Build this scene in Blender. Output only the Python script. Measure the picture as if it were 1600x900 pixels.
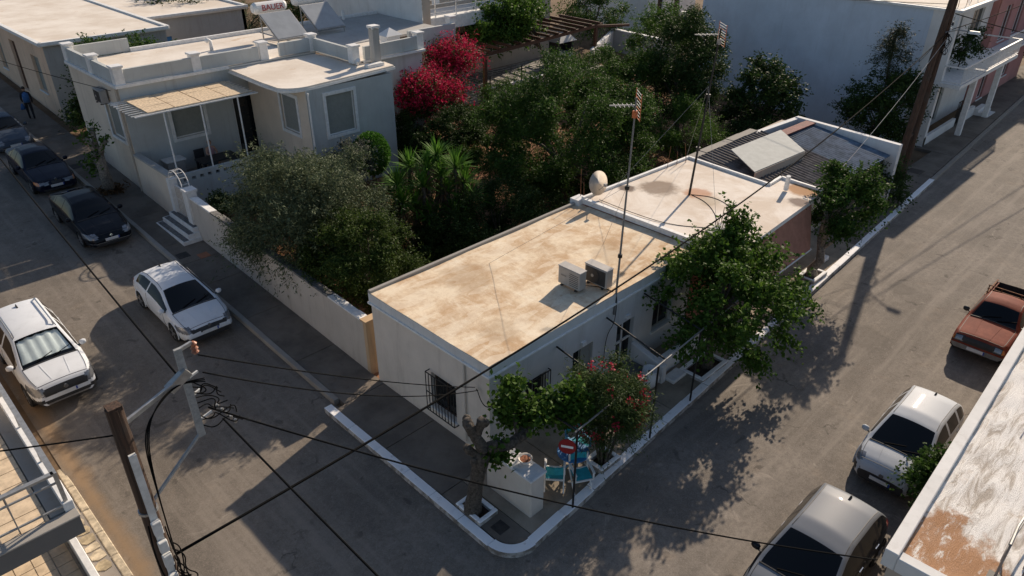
import bpy, bmesh, math, random
import numpy as np
from mathutils import Vector, Matrix
for o in list(bpy.data.objects): bpy.data.objects.remove(o)
scene = bpy.context.scene
col = scene.collection
R = math.radians
# ------------------------------------------------------------------ camera
cam = bpy.data.cameras.new('camera'); co = bpy.data.objects.new('camera', cam); col.objects.link(co)
cam.sensor_width = 36; cam.lens = 25.875; cam.clip_end = 1000; cam.clip_start = .05
pt, ro, A = R(30.2), R(-0.2), R(45)
def _m(v): return Vector((math.cos(A)*v[0]+math.sin(A)*v[1], -math.sin(A)*v[0]+math.cos(A)*v[1], v[2]))
_F = Vector((0, math.cos(pt), -math.sin(pt))); _R0 = Vector((1, 0, 0)); _U0 = Vector((0, math.sin(pt), math.cos(pt)))
cR = _m(_R0*math.cos(ro)-_U0*math.sin(ro)); cU = _m(_R0*math.sin(ro)+_U0*math.cos(ro)); cB = -_m(_F)
co.matrix_world = Matrix(((cR.x, cU.x, cB.x, 0), (cR.y, cU.y, cB.y, 0), (cR.z, cU.z, cB.z, 14.0), (0, 0, 0, 1)))
scene.camera = co
# ------------------------------------------------------------------ light
SUN_AZ, SUN_EL = 14.5, 29.5
w = bpy.data.worlds.new('World'); scene.world = w; w.use_nodes = True
nt = w.node_tree; bg = nt.nodes['Background']; sky = nt.nodes.new('ShaderNodeTexSky')
sky.sky_type = 'NISHITA'; sky.sun_disc = False; sky.sun_elevation = R(SUN_EL); sky.sun_rotation = R(90-SUN_AZ)
sky.air_density = 1.0; sky.dust_density = 1.0; sky.ozone_density = 1.2
nt.links.new(sky.outputs[0], bg.inputs[0]); bg.inputs[1].default_value = 0.085
sl = bpy.data.lights.new('sun', 'SUN'); so = bpy.data.objects.new('sun', sl); col.objects.link(so)
sl.energy = 4.7; sl.angle = R(.6); sl.color = (1.0, .84, .66)
sd = Vector((-math.cos(R(SUN_EL))*math.cos(R(SUN_AZ)), -math.cos(R(SUN_EL))*math.sin(R(SUN_AZ)), -math.sin(R(SUN_EL))))
so.rotation_euler = sd.to_track_quat('-Z', 'Y').to_euler(); so.location = (40, 20, 40)
vs = scene.view_settings; vs.view_transform = 'Standard'; vs.look = 'None'; vs.gamma = 1; vs.exposure = 0.22; vs.use_curve_mapping = False
scene.render.engine = 'CYCLES'
rnd = random.Random(7); nr = np.random.default_rng(5)
# ------------------------------------------------------------------ materials
class NT:
    def __init__(s, name):
        s.m = bpy.data.materials.new(name); s.m.use_nodes = True; s.t = s.m.node_tree; s.b = s.t.nodes['Principled BSDF']; s.o = s.t.nodes['Material Output']
        g = s.t.nodes.new('ShaderNodeNewGeometry'); s.pos = g.outputs['Position']; s.geo = g
    def n(s, ty, **kw):
        x = s.t.nodes.new('ShaderNode'+ty)
        for k, v in kw.items(): setattr(x, k, v)
        return x
    def l(s, a, b): s.t.links.new(a, b)
    def setin(s, i, v):
        if hasattr(v, 'is_linked') or hasattr(v, 'links'): s.l(v, i)
        else: i.default_value = v
    def noise(s, scale, detail=4, rough=.6, vec=None, dist=0):
        x = s.n('TexNoise'); x.inputs['Scale'].default_value = scale; x.inputs['Detail'].default_value = detail; x.inputs['Roughness'].default_value = rough; x.inputs['Distortion'].default_value = dist
        s.l(vec or s.pos, x.inputs['Vector']); return x.outputs['Fac']
    def stretch(s, sx, sy, sz, rz=0):
        m = s.n('Mapping'); m.inputs['Scale'].default_value = (sx, sy, sz); m.inputs['Rotation'].default_value = (0, 0, rz); s.l(s.pos, m.inputs['Vector']); return m.outputs[0]
    def ramp(s, f, a, b, va=0., vb=1.):
        x = s.n('MapRange'); x.interpolation_type = 'SMOOTHSTEP'
        x.inputs[1].default_value = a; x.inputs[2].default_value = b; x.inputs[3].default_value = va; x.inputs[4].default_value = vb
        s.l(f, x.inputs[0]); return x.outputs[0]
    def mix(s, f, a, b):
        x = s.n('Mix'); x.data_type = 'RGBA'; s.setin(x.inputs[0], f)
        for i, v in ((6, a), (7, b)):
            if isinstance(v, (tuple, list)): x.inputs[i].default_value = (*v[:3], 1)
            else: s.l(v, x.inputs[i])
        return x.outputs[2]
    def math(s, op, a, b=0.):
        x = s.n('Math'); x.operation = op; s.setin(x.inputs[0], a); s.setin(x.inputs[1], b); return x.outputs[0]
    def dist(s, p):
        x = s.n('VectorMath'); x.operation = 'DISTANCE'; s.l(s.pos, x.inputs[0]); x.inputs[1].default_value = p; return x.outputs['Value']
    def blot(s, p, r, nscale=1.5, soft=.35, amp=.9):      # irregular spot round a world point: 1 inside
        d = s.math('DIVIDE', s.dist(p), r); d = s.math('ADD', d, s.math('MULTIPLY', s.math('SUBTRACT', s.noise(nscale, 5, .65), .5), amp*2))
        return s.ramp(d, 1-soft, 1+soft*.3, 1, 0)
    def bump(s, h, strength=.3, d=.02):
        x = s.n('Bump'); x.inputs['Strength'].default_value = strength; x.inputs['Distance'].default_value = d; s.l(h, x.inputs['Height']); s.l(x.outputs[0], s.b.inputs['Normal'])
    def done(s, c, rough=.8, metal=0., spec=None):
        s.setin(s.b.inputs['Base Color'], (*c[:3], 1) if isinstance(c, (tuple, list)) else c)
        s.setin(s.b.inputs['Roughness'], rough); s.b.inputs['Metallic'].default_value = metal
        if spec is not None: s.b.inputs['Specular IOR Level'].default_value = spec
        return s.m
M = {}
def plain(name, c, rough=.7, metal=0., var=.12, scale=6., bump=.1, coat=0., spec=None):
    s = NT(name); f = s.noise(scale, 5, .65)
    c2 = tuple(x*(1-var*1.6) for x in c); c3 = tuple(min(1, x*(1+var)) for x in c)
    k = s.mix(s.ramp(f, .3, .7), c2, c3)
    if bump: s.bump(s.noise(scale*6, 4, .6), bump, .01)
    s.b.inputs['Coat Weight'].default_value = coat; s.b.inputs['Coat Roughness'].default_value = .06
    M[name] = s.done(k, rough, metal, spec); return M[name]
def wall_mat(name, c, dirt=(.25, .2, .16), amt=.35, streak=1.):
    s = NT(name); k = s.mix(s.ramp(s.noise(.7, 6, .65), .3, .75), tuple(x*.86 for x in c), c)
    k = s.mix(s.math('MULTIPLY', s.ramp(s.noise(1., 6, .75, s.stretch(3.2*streak, 3.2*streak, .3)), .5, .75), amt*.8), k, dirt)
    sz_ = s.n('SeparateXYZ'); s.l(s.pos, sz_.inputs[0]); damp = s.ramp(s.math('ADD', sz_.outputs[2], s.math('MULTIPLY', s.noise(1.6, 6, .7), 1.3)), .55, 1.25, 1, 0); k = s.mix(s.math('MULTIPLY', damp, amt*.9), k, dirt)        # damp, splashed plaster along the base
    k = s.mix(s.math('MULTIPLY', s.ramp(s.noise(5., 6, .7), .6, .78), amt*.5), k, tuple(x*.6 for x in c))
    s.bump(s.math('ADD', s.noise(3, 4, .6), s.math('MULTIPLY', s.noise(40, 3, .6), .3)), .25, .02)
    M[name] = s.done(k, .9, 0, .2); return M[name]
wall_mat('wall_cream', (.73, .67, .60), amt=.32); wall_mat('wall_front_sky_tint', (.68, .69, .69)); wall_mat('wall_garden', (.58, .53, .475), amt=.5)  # front colour is cooler than the side: bluish sky light put into it
wall_mat('wall_house2', (.54, .56, .55)); wall_mat('wall_house2_bounce_tint', (.78, .67, .55)); wall_mat('wall_peach', (.80, .58, .42), amt=.6)  # house side colour is warm and bright: bounce off the sunlit street painted in
wall_mat('wall_grey', (.46, .45, .43), amt=.6); wall_mat('wall_blue', (.66, .74, .85), dirt=(.42, .47, .54), amt=.45); wall_mat('wall_white', (.80, .79, .77), amt=.25)
wall_mat('wall_beige', (.55, .47, .39)); wall_mat('wall_salmon', (.46, .20, .14), amt=.3); plain('awning_cloth', (.40, .19, .13), .9, var=.1, scale=3); wall_mat('wall_pink', (.55, .27, .25), amt=.3); wall_mat('wall_ochre', (.62, .44, .27), amt=.7)
wall_mat('whitewash', (.82, .82, .82), amt=.3); wall_mat('concrete', (.36, .34, .31), amt=.6); wall_mat('concrete_dark', (.17, .165, .16), amt=.4)
plain('white_paint', (.8, .79, .77), .5, var=.06, bump=.05); plain('white_trim', (.78, .78, .77), .7, var=.08)
plain('grey_shutter', (.29, .30, .275), .6, var=.05); plain('dark_pane', (.012, .014, .016), .08, var=.1, bump=0)
plain('black_metal', (.012, .012, .013), .5, var=.2); plain('galvanised', (.42, .42, .41), .45, .6, var=.12, scale=12); plain('grey_steel', (.22, .22, .22), .5, .3)
plain('rust', (.19, .075, .03), .85, var=.35, scale=9, bump=.4); plain('cable', (.006, .006, .006), .9, var=.1, bump=0, spec=.1); plain('cable_light', (.45, .43, .4), .6, bump=0)
plain('brown_wood', (.10, .045, .025), .7, var=.3, scale=12, bump=.2); plain('dark_wood', (.05, .03, .02), .7, var=.3); plain('blue_paint', (.05, .20, .46), .5, var=.1)
plain('teal_cloth', (.03, .36, .42), .8, var=.1); plain('sky_blue_paint', (.10, .32, .55), .5); plain('terracotta', (.36, .15, .08), .8); plain('bowl_white', (.75, .7, .66), .5)
plain('soil_dark', (.045, .025, .016), .95, var=.4, scale=14, bump=.6); plain('bark', (.095, .078, .062), .9, var=.4, scale=16, bump=.9); plain('bark_pale', (.26, .22, .18), .9, var=.35, scale=14, bump=.8)
plain('sign_red', (.27, .012, .015), .45, var=.05, bump=0); plain('sign_white', (.8, .8, .8), .45, var=.03, bump=0); plain('plastic_grey', (.38, .36, .34), .55, var=.06)
plain('plastic_dark', (.03, .03, .032), .6); plain('rubber', (.012, .012, .012), .85, var=.2); plain('chrome', (.7, .7, .7), .15, 1., var=.02, bump=0)
plain('alloy', (.48, .48, .49), .3, .9, var=.05, bump=0); plain('skin', (.55, .32, .22), .6, var=.05); plain('hair_blond', (.30, .17, .07), .7); plain('hair_dark', (.03, .02, .015), .7)
plain('cloth_pink', (.45, .25, .26), .9); plain('cloth_blue', (.04, .12, .30), .9); plain('cloth_dark', (.02, .02, .025), .9); plain('rope_grey', (.3, .3, .3), .8)
plain('solar_glass', (.34, .36, .38), .3, var=.06, scale=2, bump=0); plain('orange_tip', (.6, .16, .05), .5, bump=0); plain('porch_tile', (.30, .26, .22), .6, var=.1)
plain('dish', (.62, .55, .47), .6, var=.12, scale=3); plain('stone', (.42, .34, .22), .85, var=.25, scale=5, bump=.3); plain('stone_pale', (.55, .46, .33), .85, var=.25, scale=5, bump=.3)
plain('stone_grey', (.16, .155, .15), .85, var=.3, scale=8, bump=.3); plain('mortar', (.40, .37, .33), .9, var=.15); plain('reed', (.66, .52, .36), .85, var=.2, scale=10)
plain('corrugated_dark', (.15, .13, .12), .85, var=.35, scale=3, bump=0); plain('corrugated_blue', (.15, .20, .26), .75, var=.25, scale=2, bump=0); plain('rust_red', (.16, .04, .04), .8, var=.3, scale=5)
plain('sheet_white', (.40, .42, .41), .8, var=.07, scale=3); plain('tile_terrace', (.70, .55, .38), .7, var=.15, scale=4); plain('iron_cover', (.035, .03, .028), .7, var=.3)
plain('porcelain_brown', (.33, .13, .07), .35); plain('meter_white', (.68, .68, .66), .5); plain('pole_concrete', (.33, .34, .34), .85, var=.15, scale=10, bump=.3); plain('letter_red', (.5, .03, .03), .5, bump=0)
def wood_pole():
    s = NT('pole_wood'); f = s.noise(4, 6, .7, s.stretch(6, 6, .25)); k = s.mix(s.ramp(f, .3, .72), (.03, .018, .012), (.11, .06, .038)); k = s.mix(s.ramp(s.noise(1.2), .5, .75), k, (.06, .05, .042))
    s.bump(f, .6, .02); M['pole_wood'] = s.done(k, .85)
wood_pole()
def asphalt(name, c, warm, left=False):
    s = NT(name); k = s.mix(s.ramp(s.noise(.45, 7, .68), .34, .66), tuple(x*.68 for x in c), tuple(x*1.14 for x in c))
    k = s.mix(s.math('MULTIPLY', s.ramp(s.noise(1.1, 6, .7, None, .6), .52, .72), .55), k, warm)
    k = s.mix(s.math('MULTIPLY', s.ramp(s.noise(5.5, 6, .8), .40, .62), .6), k, tuple(x*.6 for x in c))
    k = s.mix(s.math('MULTIPLY', s.ramp(s.noise(38, 3, .85), .46, .68), .6), k, tuple(x*1.5 for x in c))        # pale aggregate
    k = s.mix(s.math('MULTIPLY', s.ramp(s.noise(24, 4, .85), .5, .7), .6), k, tuple(x*.5 for x in c))
    k = s.mix(s.math('MULTIPLY', s.ramp(s.noise(1.7, 4, .5, None, .6), .64, .7), .7), k, tuple(x*.42 for x in c))   # oil spots
    k = s.mix(s.math('MULTIPLY', s.ramp(s.noise(.9, 7, .75, None, 1.8), .58, .72), .65), k, tuple(min(1, x*1.75) for x in c))  # worn dusty scuffs
    st = s.noise(1.0, 5, .6, s.stretch(2.4, .12, 1) if left else s.stretch(.12, 2.4, 1))
    k = s.mix(s.math('MULTIPLY', s.ramp(st, .46, .7), .5), k, tuple(x*1.4 for x in c))                              # wheel tracks
    v = s.n('TexVoronoi'); v.feature = 'DISTANCE_TO_EDGE'; v.inputs['Scale'].default_value = .22
    wv = s.n('VectorMath'); wv.operation = 'ADD'; nz = s.n('TexNoise'); nz.inputs['Scale'].default_value = 1.6; nz.inputs['Detail'].default_value = 6; s.l(s.pos, nz.inputs['Vector']); s.l(s.pos, wv.inputs[0]); s.l(nz.outputs['Color'], wv.inputs[1]); s.l(wv.outputs[0], v.inputs['Vector'])
    crack = s.math('MULTIPLY', s.ramp(v.outputs['Distance'], .0, .0065, 1, 0), s.ramp(s.noise(.3, 3), .52, .62))
    k = s.mix(s.math('MULTIPLY', crack, .5), k, (.02, .018, .016))
    if not left:
        for p, r in (((23.2, 6.2, 0), .9), ((27.5, 6.6, 0), .55)): k = s.mix(s.math('MULTIPLY', s.blot(p, r, 2.4, .35, .6), .45), k, tuple(x*.5 for x in c))
    else:
        k = s.mix(s.math('MULTIPLY', s.ramp(s.math('ADD', s.math('ABSOLUTE', s.math('SUBTRACT', s.sx(), 2.0)), s.math('MULTIPLY', s.noise(1.2, 5), .5)), .2, .62, 1, 0), .75), k, (.31, .205, .115))   # rusty earth along the low kerb
    s.bump(s.noise(90, 3, .7), .5, .012)
    M[name] = s.done(k, .9, 0, .25); return M[name]
def _sx(s):
    x = s.n('SeparateXYZ'); s.l(s.pos, x.inputs[0]); return x.outputs[0]
NT.sx = _sx
asphalt('road_right', (.215, .19, .165), (.25, .20, .155)); asphalt('road_left', (.20, .174, .147), (.235, .19, .145), True)
def pave(name, c):
    s = NT(name); k = s.mix(s.ramp(s.noise(.8, 6, .65), .3, .7), tuple(x*.7 for x in c), tuple(x*1.2 for x in c)); k = s.mix(s.math('MULTIPLY', s.ramp(s.noise(2.5, 6, .7), .55, .75), .6), k, tuple(x*.5 for x in c))
    k = s.mix(s.math('MULTIPLY', s.ramp(s.noise(30, 4, .7), .5, .8), .4), k, tuple(x*1.6 for x in c)); s.bump(s.noise(25, 4, .7), .4, .015); M[name] = s.done(k, .92, 0, .2)
pave('pavement', (.175, .15, .125)); pave('pavement_front', (.30, .255, .20)); pave('earth', (.17, .115, .07)); pave('garden_earth', (.26, .135, .075)); pave('dust', (.40, .28, .16))
def roof_tan():
    s = NT('roof_tan'); a = s.noise(.8, 8, .72, None, .2); k = s.mix(s.ramp(a, .36, .64), (.55, .375, .225), (.84, .71, .53))
    k = s.mix(s.math('MULTIPLY', s.ramp(s.noise(2.6, 8, .8, s.stretch(1, .3, 1, .5), .25), .5, .72), .7), k, (.86, .78, .63))       # brushed lime strokes
    k = s.mix(s.math('MULTIPLY', s.ramp(s.noise(2.9, 8, .8, s.stretch(.35, 1, 1, .3), .25), .56, .75), .55), k, (.46, .30, .16))
    vo = s.n('TexVoronoi'); vo.inputs['Scale'].default_value = 1.6; s.l(s.stretch(.9, 3.2, 1, .35), vo.inputs['Vector']); sp_ = s.n('SeparateColor'); s.l(vo.outputs['Color'], sp_.inputs[0]); k = s.mix(s.math('MULTIPLY', s.ramp(sp_.outputs[0], .55, .9), .35), k, (.88, .79, .64))        # roller strokes
    k = s.mix(s.math('MULTIPLY', s.ramp(s.noise(14, 5, .7), .55, .75), .35), k, (.40, .28, .17))
    for p, r in (((16.8, 12.4, 3.3), .8), ((12.6, 14.4, 3.3), .9), ((11.2, 11.6, 3.3), .6), ((18.3, 15.0, 3.3), .7)): k = s.mix(s.math('MULTIPLY', s.blot(p, r, 1.7, .5, .8), .4), k, (.36, .24, .14))
    k = s.mix(s.math('MULTIPLY', s.ramp(s.noise(45, 3, .7), .62, .75), .4), k, (.2, .13, .08))
    s.bump(s.math('ADD', s.noise(3, 6, .7), s.math('MULTIPLY', s.noise(30, 4, .7), .4)), .35, .03); M['roof_tan'] = s.done(k, .92, 0, .15)
roof_tan()
def roof_pale():
    s = NT('roof_pale'); a = s.noise(.6, 7, .7, None, .6); k = s.mix(s.ramp(a, .35, .65), (.68, .58, .48), (.84, .77, .69))
    k = s.mix(s.math('MULTIPLY', s.ramp(s.noise(2.4, 7, .75), .58, .75), .6), k, (.52, .40, .29))
    for p, r, c, f in (((21.9, 14.2, 3.5), .8, (.20, .14, .10), .75), ((21.0, 15.0, 3.5), .35, (.15, .11, .09), .9), ((22.5, 12.9, 3.5), .55, (.45, .16, .05), .6), ((24.4, 9.9, 3.5), .45, (.15, .10, .08), .8), ((25.6, 10.3, 3.5), .75, (.42, .23, .11), .9), ((22.2, 12.2, 3.5), .5, (.45, .36, .25), .6)):
        k = s.mix(s.math('MULTIPLY', s.blot(p, r, 2.0, .4, .55), f), k, c)
    k = s.mix(s.math('MULTIPLY', s.ramp(s.noise(40, 3, .7), .6, .75), .3), k, (.3, .24, .19))
    s.bump(s.math('ADD', s.noise(3, 6, .7), s.math('MULTIPLY', s.noise(30, 4, .7), .4)), .35, .03); M['roof_pale'] = s.done(k, .92, 0, .15)
roof_pale()
def roof_house2():
    s = NT('roof_house2'); a = s.noise(.5, 6, .65); k = s.mix(s.ramp(a, .3, .7), (.66, .58, .49), (.82, .76, .68)); k = s.mix(s.math('MULTIPLY', s.ramp(s.noise(1.1, 7, .75, s.stretch(.5, 1.2, 1, .6), 1.2), .6, .72), .75), k, (.52, .33, .18))
    k = s.mix(s.math('MULTIPLY', s.ramp(s.noise(9, 5, .7), .55, .8), .3), k, (.45, .38, .31)); s.bump(s.noise(4, 6, .7), .3, .03); M['roof_house2'] = s.done(k, .9, 0, .2)
roof_house2()
def roof_lime():
    s = NT('roof_lime'); br = s.noise(1.3, 8, .75, s.stretch(.6, 3.2, 1, .55), 1.0); k = s.mix(s.ramp(br, .34, .56), (.45, .39, .33), (.86, .83, .79))
    k = s.mix(s.math('MULTIPLY', s.ramp(s.noise(.9, 6, .7), .55, .72), .5), k, (.62, .46, .31))
    for p, r in (((12.6, 1.05, 3), .85), ((12.1, .55, 3), .75), ((12.2, -.35, 3), .55), ((13.2, 1.1, 3), .35)): k = s.mix(s.math('MULTIPLY', s.math('MULTIPLY', s.blot(p, r*1.15, 1.9, .3, 1.0), s.ramp(s.noise(2.6, 8, .78, s.stretch(.7, 2.4, 1, .9), .6), .36, .5)), .95), k, (.42, .235, .13))
    s.bump(s.math('ADD', br, s.math('MULTIPLY', s.noise(40, 4, .7), .5)), .7, .05); M['roof_lime'] = s.done(k, .9, 0, .2)
roof_lime()
def kerb_mat():
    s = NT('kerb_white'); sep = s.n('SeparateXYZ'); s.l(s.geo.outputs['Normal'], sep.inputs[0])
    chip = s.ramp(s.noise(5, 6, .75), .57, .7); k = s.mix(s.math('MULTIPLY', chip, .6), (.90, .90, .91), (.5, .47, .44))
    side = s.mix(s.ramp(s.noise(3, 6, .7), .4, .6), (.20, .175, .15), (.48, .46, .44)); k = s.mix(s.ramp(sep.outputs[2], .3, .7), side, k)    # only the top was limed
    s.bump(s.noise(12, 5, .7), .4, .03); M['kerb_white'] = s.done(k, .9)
kerb_mat()
def leaf(name, c1, c2, trans=.35, rough=.5):
    s = NT(name); rp = s.geo.outputs['Random Per Island']; k = s.mix(rp, c1, c2); k = s.mix(s.ramp(s.noise(1.3, 4), .35, .7), k, tuple((a+b)*.42 for a, b in zip(c1, c2)))
    s.done(k, max(rough, .6), 0, .15); t = s.n('BsdfTranslucent'); s.l(k, t.inputs[0]); mx = s.n('MixShader'); mx.inputs[0].default_value = trans
    s.l(s.b.outputs[0], mx.inputs[1]); s.l(t.outputs[0], mx.inputs[2]); s.l(mx.outputs[0], s.o.inputs[0]); M[name] = s.m
leaf('leaf_mulberry', (.024, .068, .010), (.115, .20, .03)); leaf('leaf_olive', (.018, .034, .014), (.20, .24, .13), .2, .6); leaf('leaf_citrus', (.02, .045, .010), (.095, .14, .027), .3)
leaf('leaf_big', (.012, .038, .008), (.088, .165, .03), .35); leaf('leaf_dark', (.018, .042, .012), (.058, .10, .024), .25); leaf('leaf_bright', (.045, .10, .014), (.11, .20, .035), .35)
leaf('leaf_ball', (.045, .13, .015), (.09, .23, .03), .3); leaf('leaf_varieg', (.05, .07, .045), (.24, .24, .20), .2); leaf('leaf_yucca', (.04, .12, .013), (.15, .30, .042), .35, .35); leaf('leaf_dead', (.10, .065, .03), (.17, .11, .06), .1)
leaf('leaf_oleander', (.03, .055, .016), (.085, .13, .035), .25); leaf('petal_magenta', (.30, .008, .035), (.68, .035, .12), .35); leaf('petal_red', (.28, .012, .03), (.5, .04, .08), .3); leaf('leaf_cypress', (.02, .032, .014), (.06, .075, .035), .15); leaf('leaf_brown', (.09, .05, .025), (.16, .09, .04), .2)
def carpaint(name, c, rough=.45, metal=0., coat=.5):
    s = NT(name); k = s.mix(s.ramp(s.noise(2.5, 5, .7), .45, .8), c, tuple(x*.85+.02 for x in c)); s.b.inputs['Coat Weight'].default_value = coat; s.b.inputs['Coat Roughness'].default_value = .03; M[name] = s.done(k, rough, metal, .08)
carpaint('paint_white', (.72, .75, .79), .5, 0, .35); carpaint('paint_navy', (.006, .008, .022), .35, 0, .3); carpaint('paint_dark', (.006, .007, .011), .35, 0, .3); carpaint('paint_silver', (.185, .20, .225), .42, 0, .6); carpaint('paint_pearl', (.49, .52, .56), .5, 0, .5); carpaint('paint_silverblue', (.05, .065, .09), .35, .2, .3)
def faded_red():
    s = NT('paint_red'); k = s.mix(s.ramp(s.noise(2.2, 6, .7), .4, .7), (.17, .034, .02), (.24, .06, .036)); k = s.mix(s.ramp(s.noise(3.1, 6, .75), .66, .74), k, (.5, .36, .12)); k = s.mix(s.ramp(s.noise(6, 6, .75), .64, .75), k, (.14, .04, .02)); M['paint_red'] = s.done(k, .75, 0, .2)
faded_red()
def glassy(name, c=(.004, .005, .006)):
    s = NT(name); M[name] = s.done(c, .03, 0, .35)
glassy('car_glass')
def clear_glass():
    s = NT('clear_glass'); tr = s.n('BsdfTransparent'); tr.inputs[0].default_value = (.88, .93, .92, 1); gl = s.n('BsdfGlossy'); gl.inputs['Roughness'].default_value = .03; fr = s.n('LayerWeight'); fr.inputs[0].default_value = .35; mx = s.n('MixShader')
    s.l(s.math('MULTIPLY', s.math('POWER', fr.outputs['Facing'], 3.), .6), mx.inputs[0]); s.l(tr.outputs[0], mx.inputs[1]); s.l(gl.outputs[0], mx.inputs[2]); s.l(mx.outputs[0], s.o.inputs[0]); M['clear_glass'] = s.m
clear_glass()
plain('sunshade', (.85, .87, .88), .4, .2, var=.05, scale=3, bump=.1); plain('lamp_glass', (.22, .23, .25), .15, .3, bump=0, coat=.6); plain('tail_red', (.35, .015, .015), .15, bump=0, coat=1.); plain('lamp_orange', (.55, .16, .02), .2, bump=0, coat=1.); plain('plate', (.68, .69, .7), .4, var=.05, bump=0); plain('plate_blue', (.02, .06, .35), .4, bump=0)
# ------------------------------------------------------------------ mesh helpers
def zg(y): return max(0., .05*(min(y, 75.)-15.5))      # the left-hand street climbs gently
class MB:
    def __init__(s): s.v = []; s.f = []
    def add(s, v, f):
        n = len(s.v); s.v += [tuple(p) for p in v]; s.f += [tuple(i+n for i in q) for q in f]; return s
    def box(s, x0, x1, y0, y1, z0, z1):
        return s.add([(x0, y0, z0), (x1, y0, z0), (x1, y1, z0), (x0, y1, z0), (x0, y0, z1), (x1, y0, z1), (x1, y1, z1), (x0, y1, z1)], [(3, 2, 1, 0), (4, 5, 6, 7), (0, 1, 5, 4), (1, 2, 6, 5), (2, 3, 7, 6), (3, 0, 4, 7)])
    def hexa(s, b, t): return s.add(list(b)+list(t), [(3, 2, 1, 0), (4, 5, 6, 7), (0, 1, 5, 4), (1, 2, 6, 5), (2, 3, 7, 6), (3, 0, 4, 7)])
    def prism(s, pts, z0, z1):
        n = len(pts); f0 = z0 if callable(z0) else (lambda x, y: z0); f1 = z1 if callable(z1) else (lambda x, y: z1)
        return s.add([(x, y, f0(x, y)) for x, y in pts]+[(x, y, f1(x, y)) for x, y in pts], [tuple(range(n-1, -1, -1)), tuple(range(n, 2*n))]+[(i, (i+1) % n, n+(i+1) % n, n+i) for i in range(n)])
    def bar(s, a, b, wd, h=None, up=(0, 0, 1)):
        a = Vector(a); b = Vector(b); d = (b-a).normalized(); u = Vector(up)
        if abs(d.dot(u)) > .98: u = Vector((1, 0, 0))
        sd = d.cross(u).normalized(); u = sd.cross(d); h = h or wd; sd = sd*wd/2; u = u*h/2
        return s.hexa([a-sd-u, a+sd-u, b+sd-u, b-sd-u], [a-sd+u, a+sd+u, b+sd+u, b-sd+u])
    def tube(s, pts, r, n=8, cap=True):
        pts = [Vector(p) for p in pts]; rs = r if isinstance(r, (list, tuple)) else [r]*len(pts); vs = []; prev = None
        for i, p in enumerate(pts):
            d = (pts[min(i+1, len(pts)-1)]-pts[max(i-1, 0)]).normalized()
            if prev is None: a = d.orthogonal().normalized()
            else:
                a = prev-d*prev.dot(d); a = a.normalized() if a.length > 1e-6 else d.orthogonal().normalized()
            prev = a; b = d.cross(a)
            for k in range(n):
                t = 2*math.pi*k/n; vs.append(p+(a*math.cos(t)+b*math.sin(t))*rs[i])
        f = [(i*n+k, i*n+(k+1) % n, (i+1)*n+(k+1) % n, (i+1)*n+k) for i in range(len(pts)-1) for k in range(n)]
        if cap: f += [tuple(range(n-1, -1, -1)), tuple((len(pts)-1)*n+k for k in range(n))]
        return s.add(vs, f)
    def lathe(s, c, prof, n=20, axis='z'):
        vs = []
        for r, h in prof:
            for k in range(n):
                t = 2*math.pi*k/n; p = (r*math.cos(t), r*math.sin(t), h)
                if axis == 'y': p = (p[0], p[2], p[1])
                if axis == 'x': p = (p[2], p[0], p[1])
                vs.append((c[0]+p[0], c[1]+p[1], c[2]+p[2]))
        m = len(prof); return s.add(vs, [(i*n+k, i*n+(k+1) % n, (i+1)*n+(k+1) % n, (i+1)*n+k) for i in range(m-1) for k in range(n)]+[tuple(range(n-1, -1, -1)), tuple((m-1)*n+k for k in range(n))])
    def xf(s, m): s.v = [tuple(m @ Vector(p)) for p in s.v]; return s
    def build(s, name, mat, parent=None, smooth=False, bevel=0., kind=None):
        org = Vector((0, 0, 0))
        if parent is not None:
            t = parent; org = Vector(parent.get('_org', (0, 0, 0)))
        elif s.v:
            a = np.array(s.v); org = Vector(((a[:, 0].min()+a[:, 0].max())/2, (a[:, 1].min()+a[:, 1].max())/2, a[:, 2].min()))
        me = bpy.data.meshes.new(name); me.from_pydata([tuple(Vector(p)-org) for p in s.v], [], s.f); me.update()
        bm = bmesh.new(); bm.from_mesh(me); bmesh.ops.recalc_face_normals(bm, faces=bm.faces)
        if bevel: bmesh.ops.bevel(bm, geom=bm.edges[:], offset=bevel, segments=1, affect='EDGES', clamp_overlap=True)
        bm.to_mesh(me); bm.free()
        if smooth: me.shade_smooth()
        me.materials.append(M[mat] if isinstance(mat, str) else mat)
        o = bpy.data.objects.new(name, me); col.objects.link(o)
        if parent is not None: o.parent = parent
        else: o.location = org
        o['_org'] = tuple(org)
        if kind: o['kind'] = kind
        return o
def tag(o, label, cat, group=None, kind=None):
    o['label'] = label; o['category'] = cat
    if group: o['group'] = group
    if kind: o['kind'] = kind
    return o
def thing(name, label, cat, loc, group=None):
    o = bpy.data.objects.new(name, None); col.objects.link(o); o.location = loc; o['_org'] = tuple(loc); o.empty_display_size = .3
    return tag(o, label, cat, group)
def copy_tree(o, parent=None):
    c = o.copy(); col.objects.link(c); c.parent = parent
    for ch in list(o.children): copy_tree(ch, c)
    return c
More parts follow.
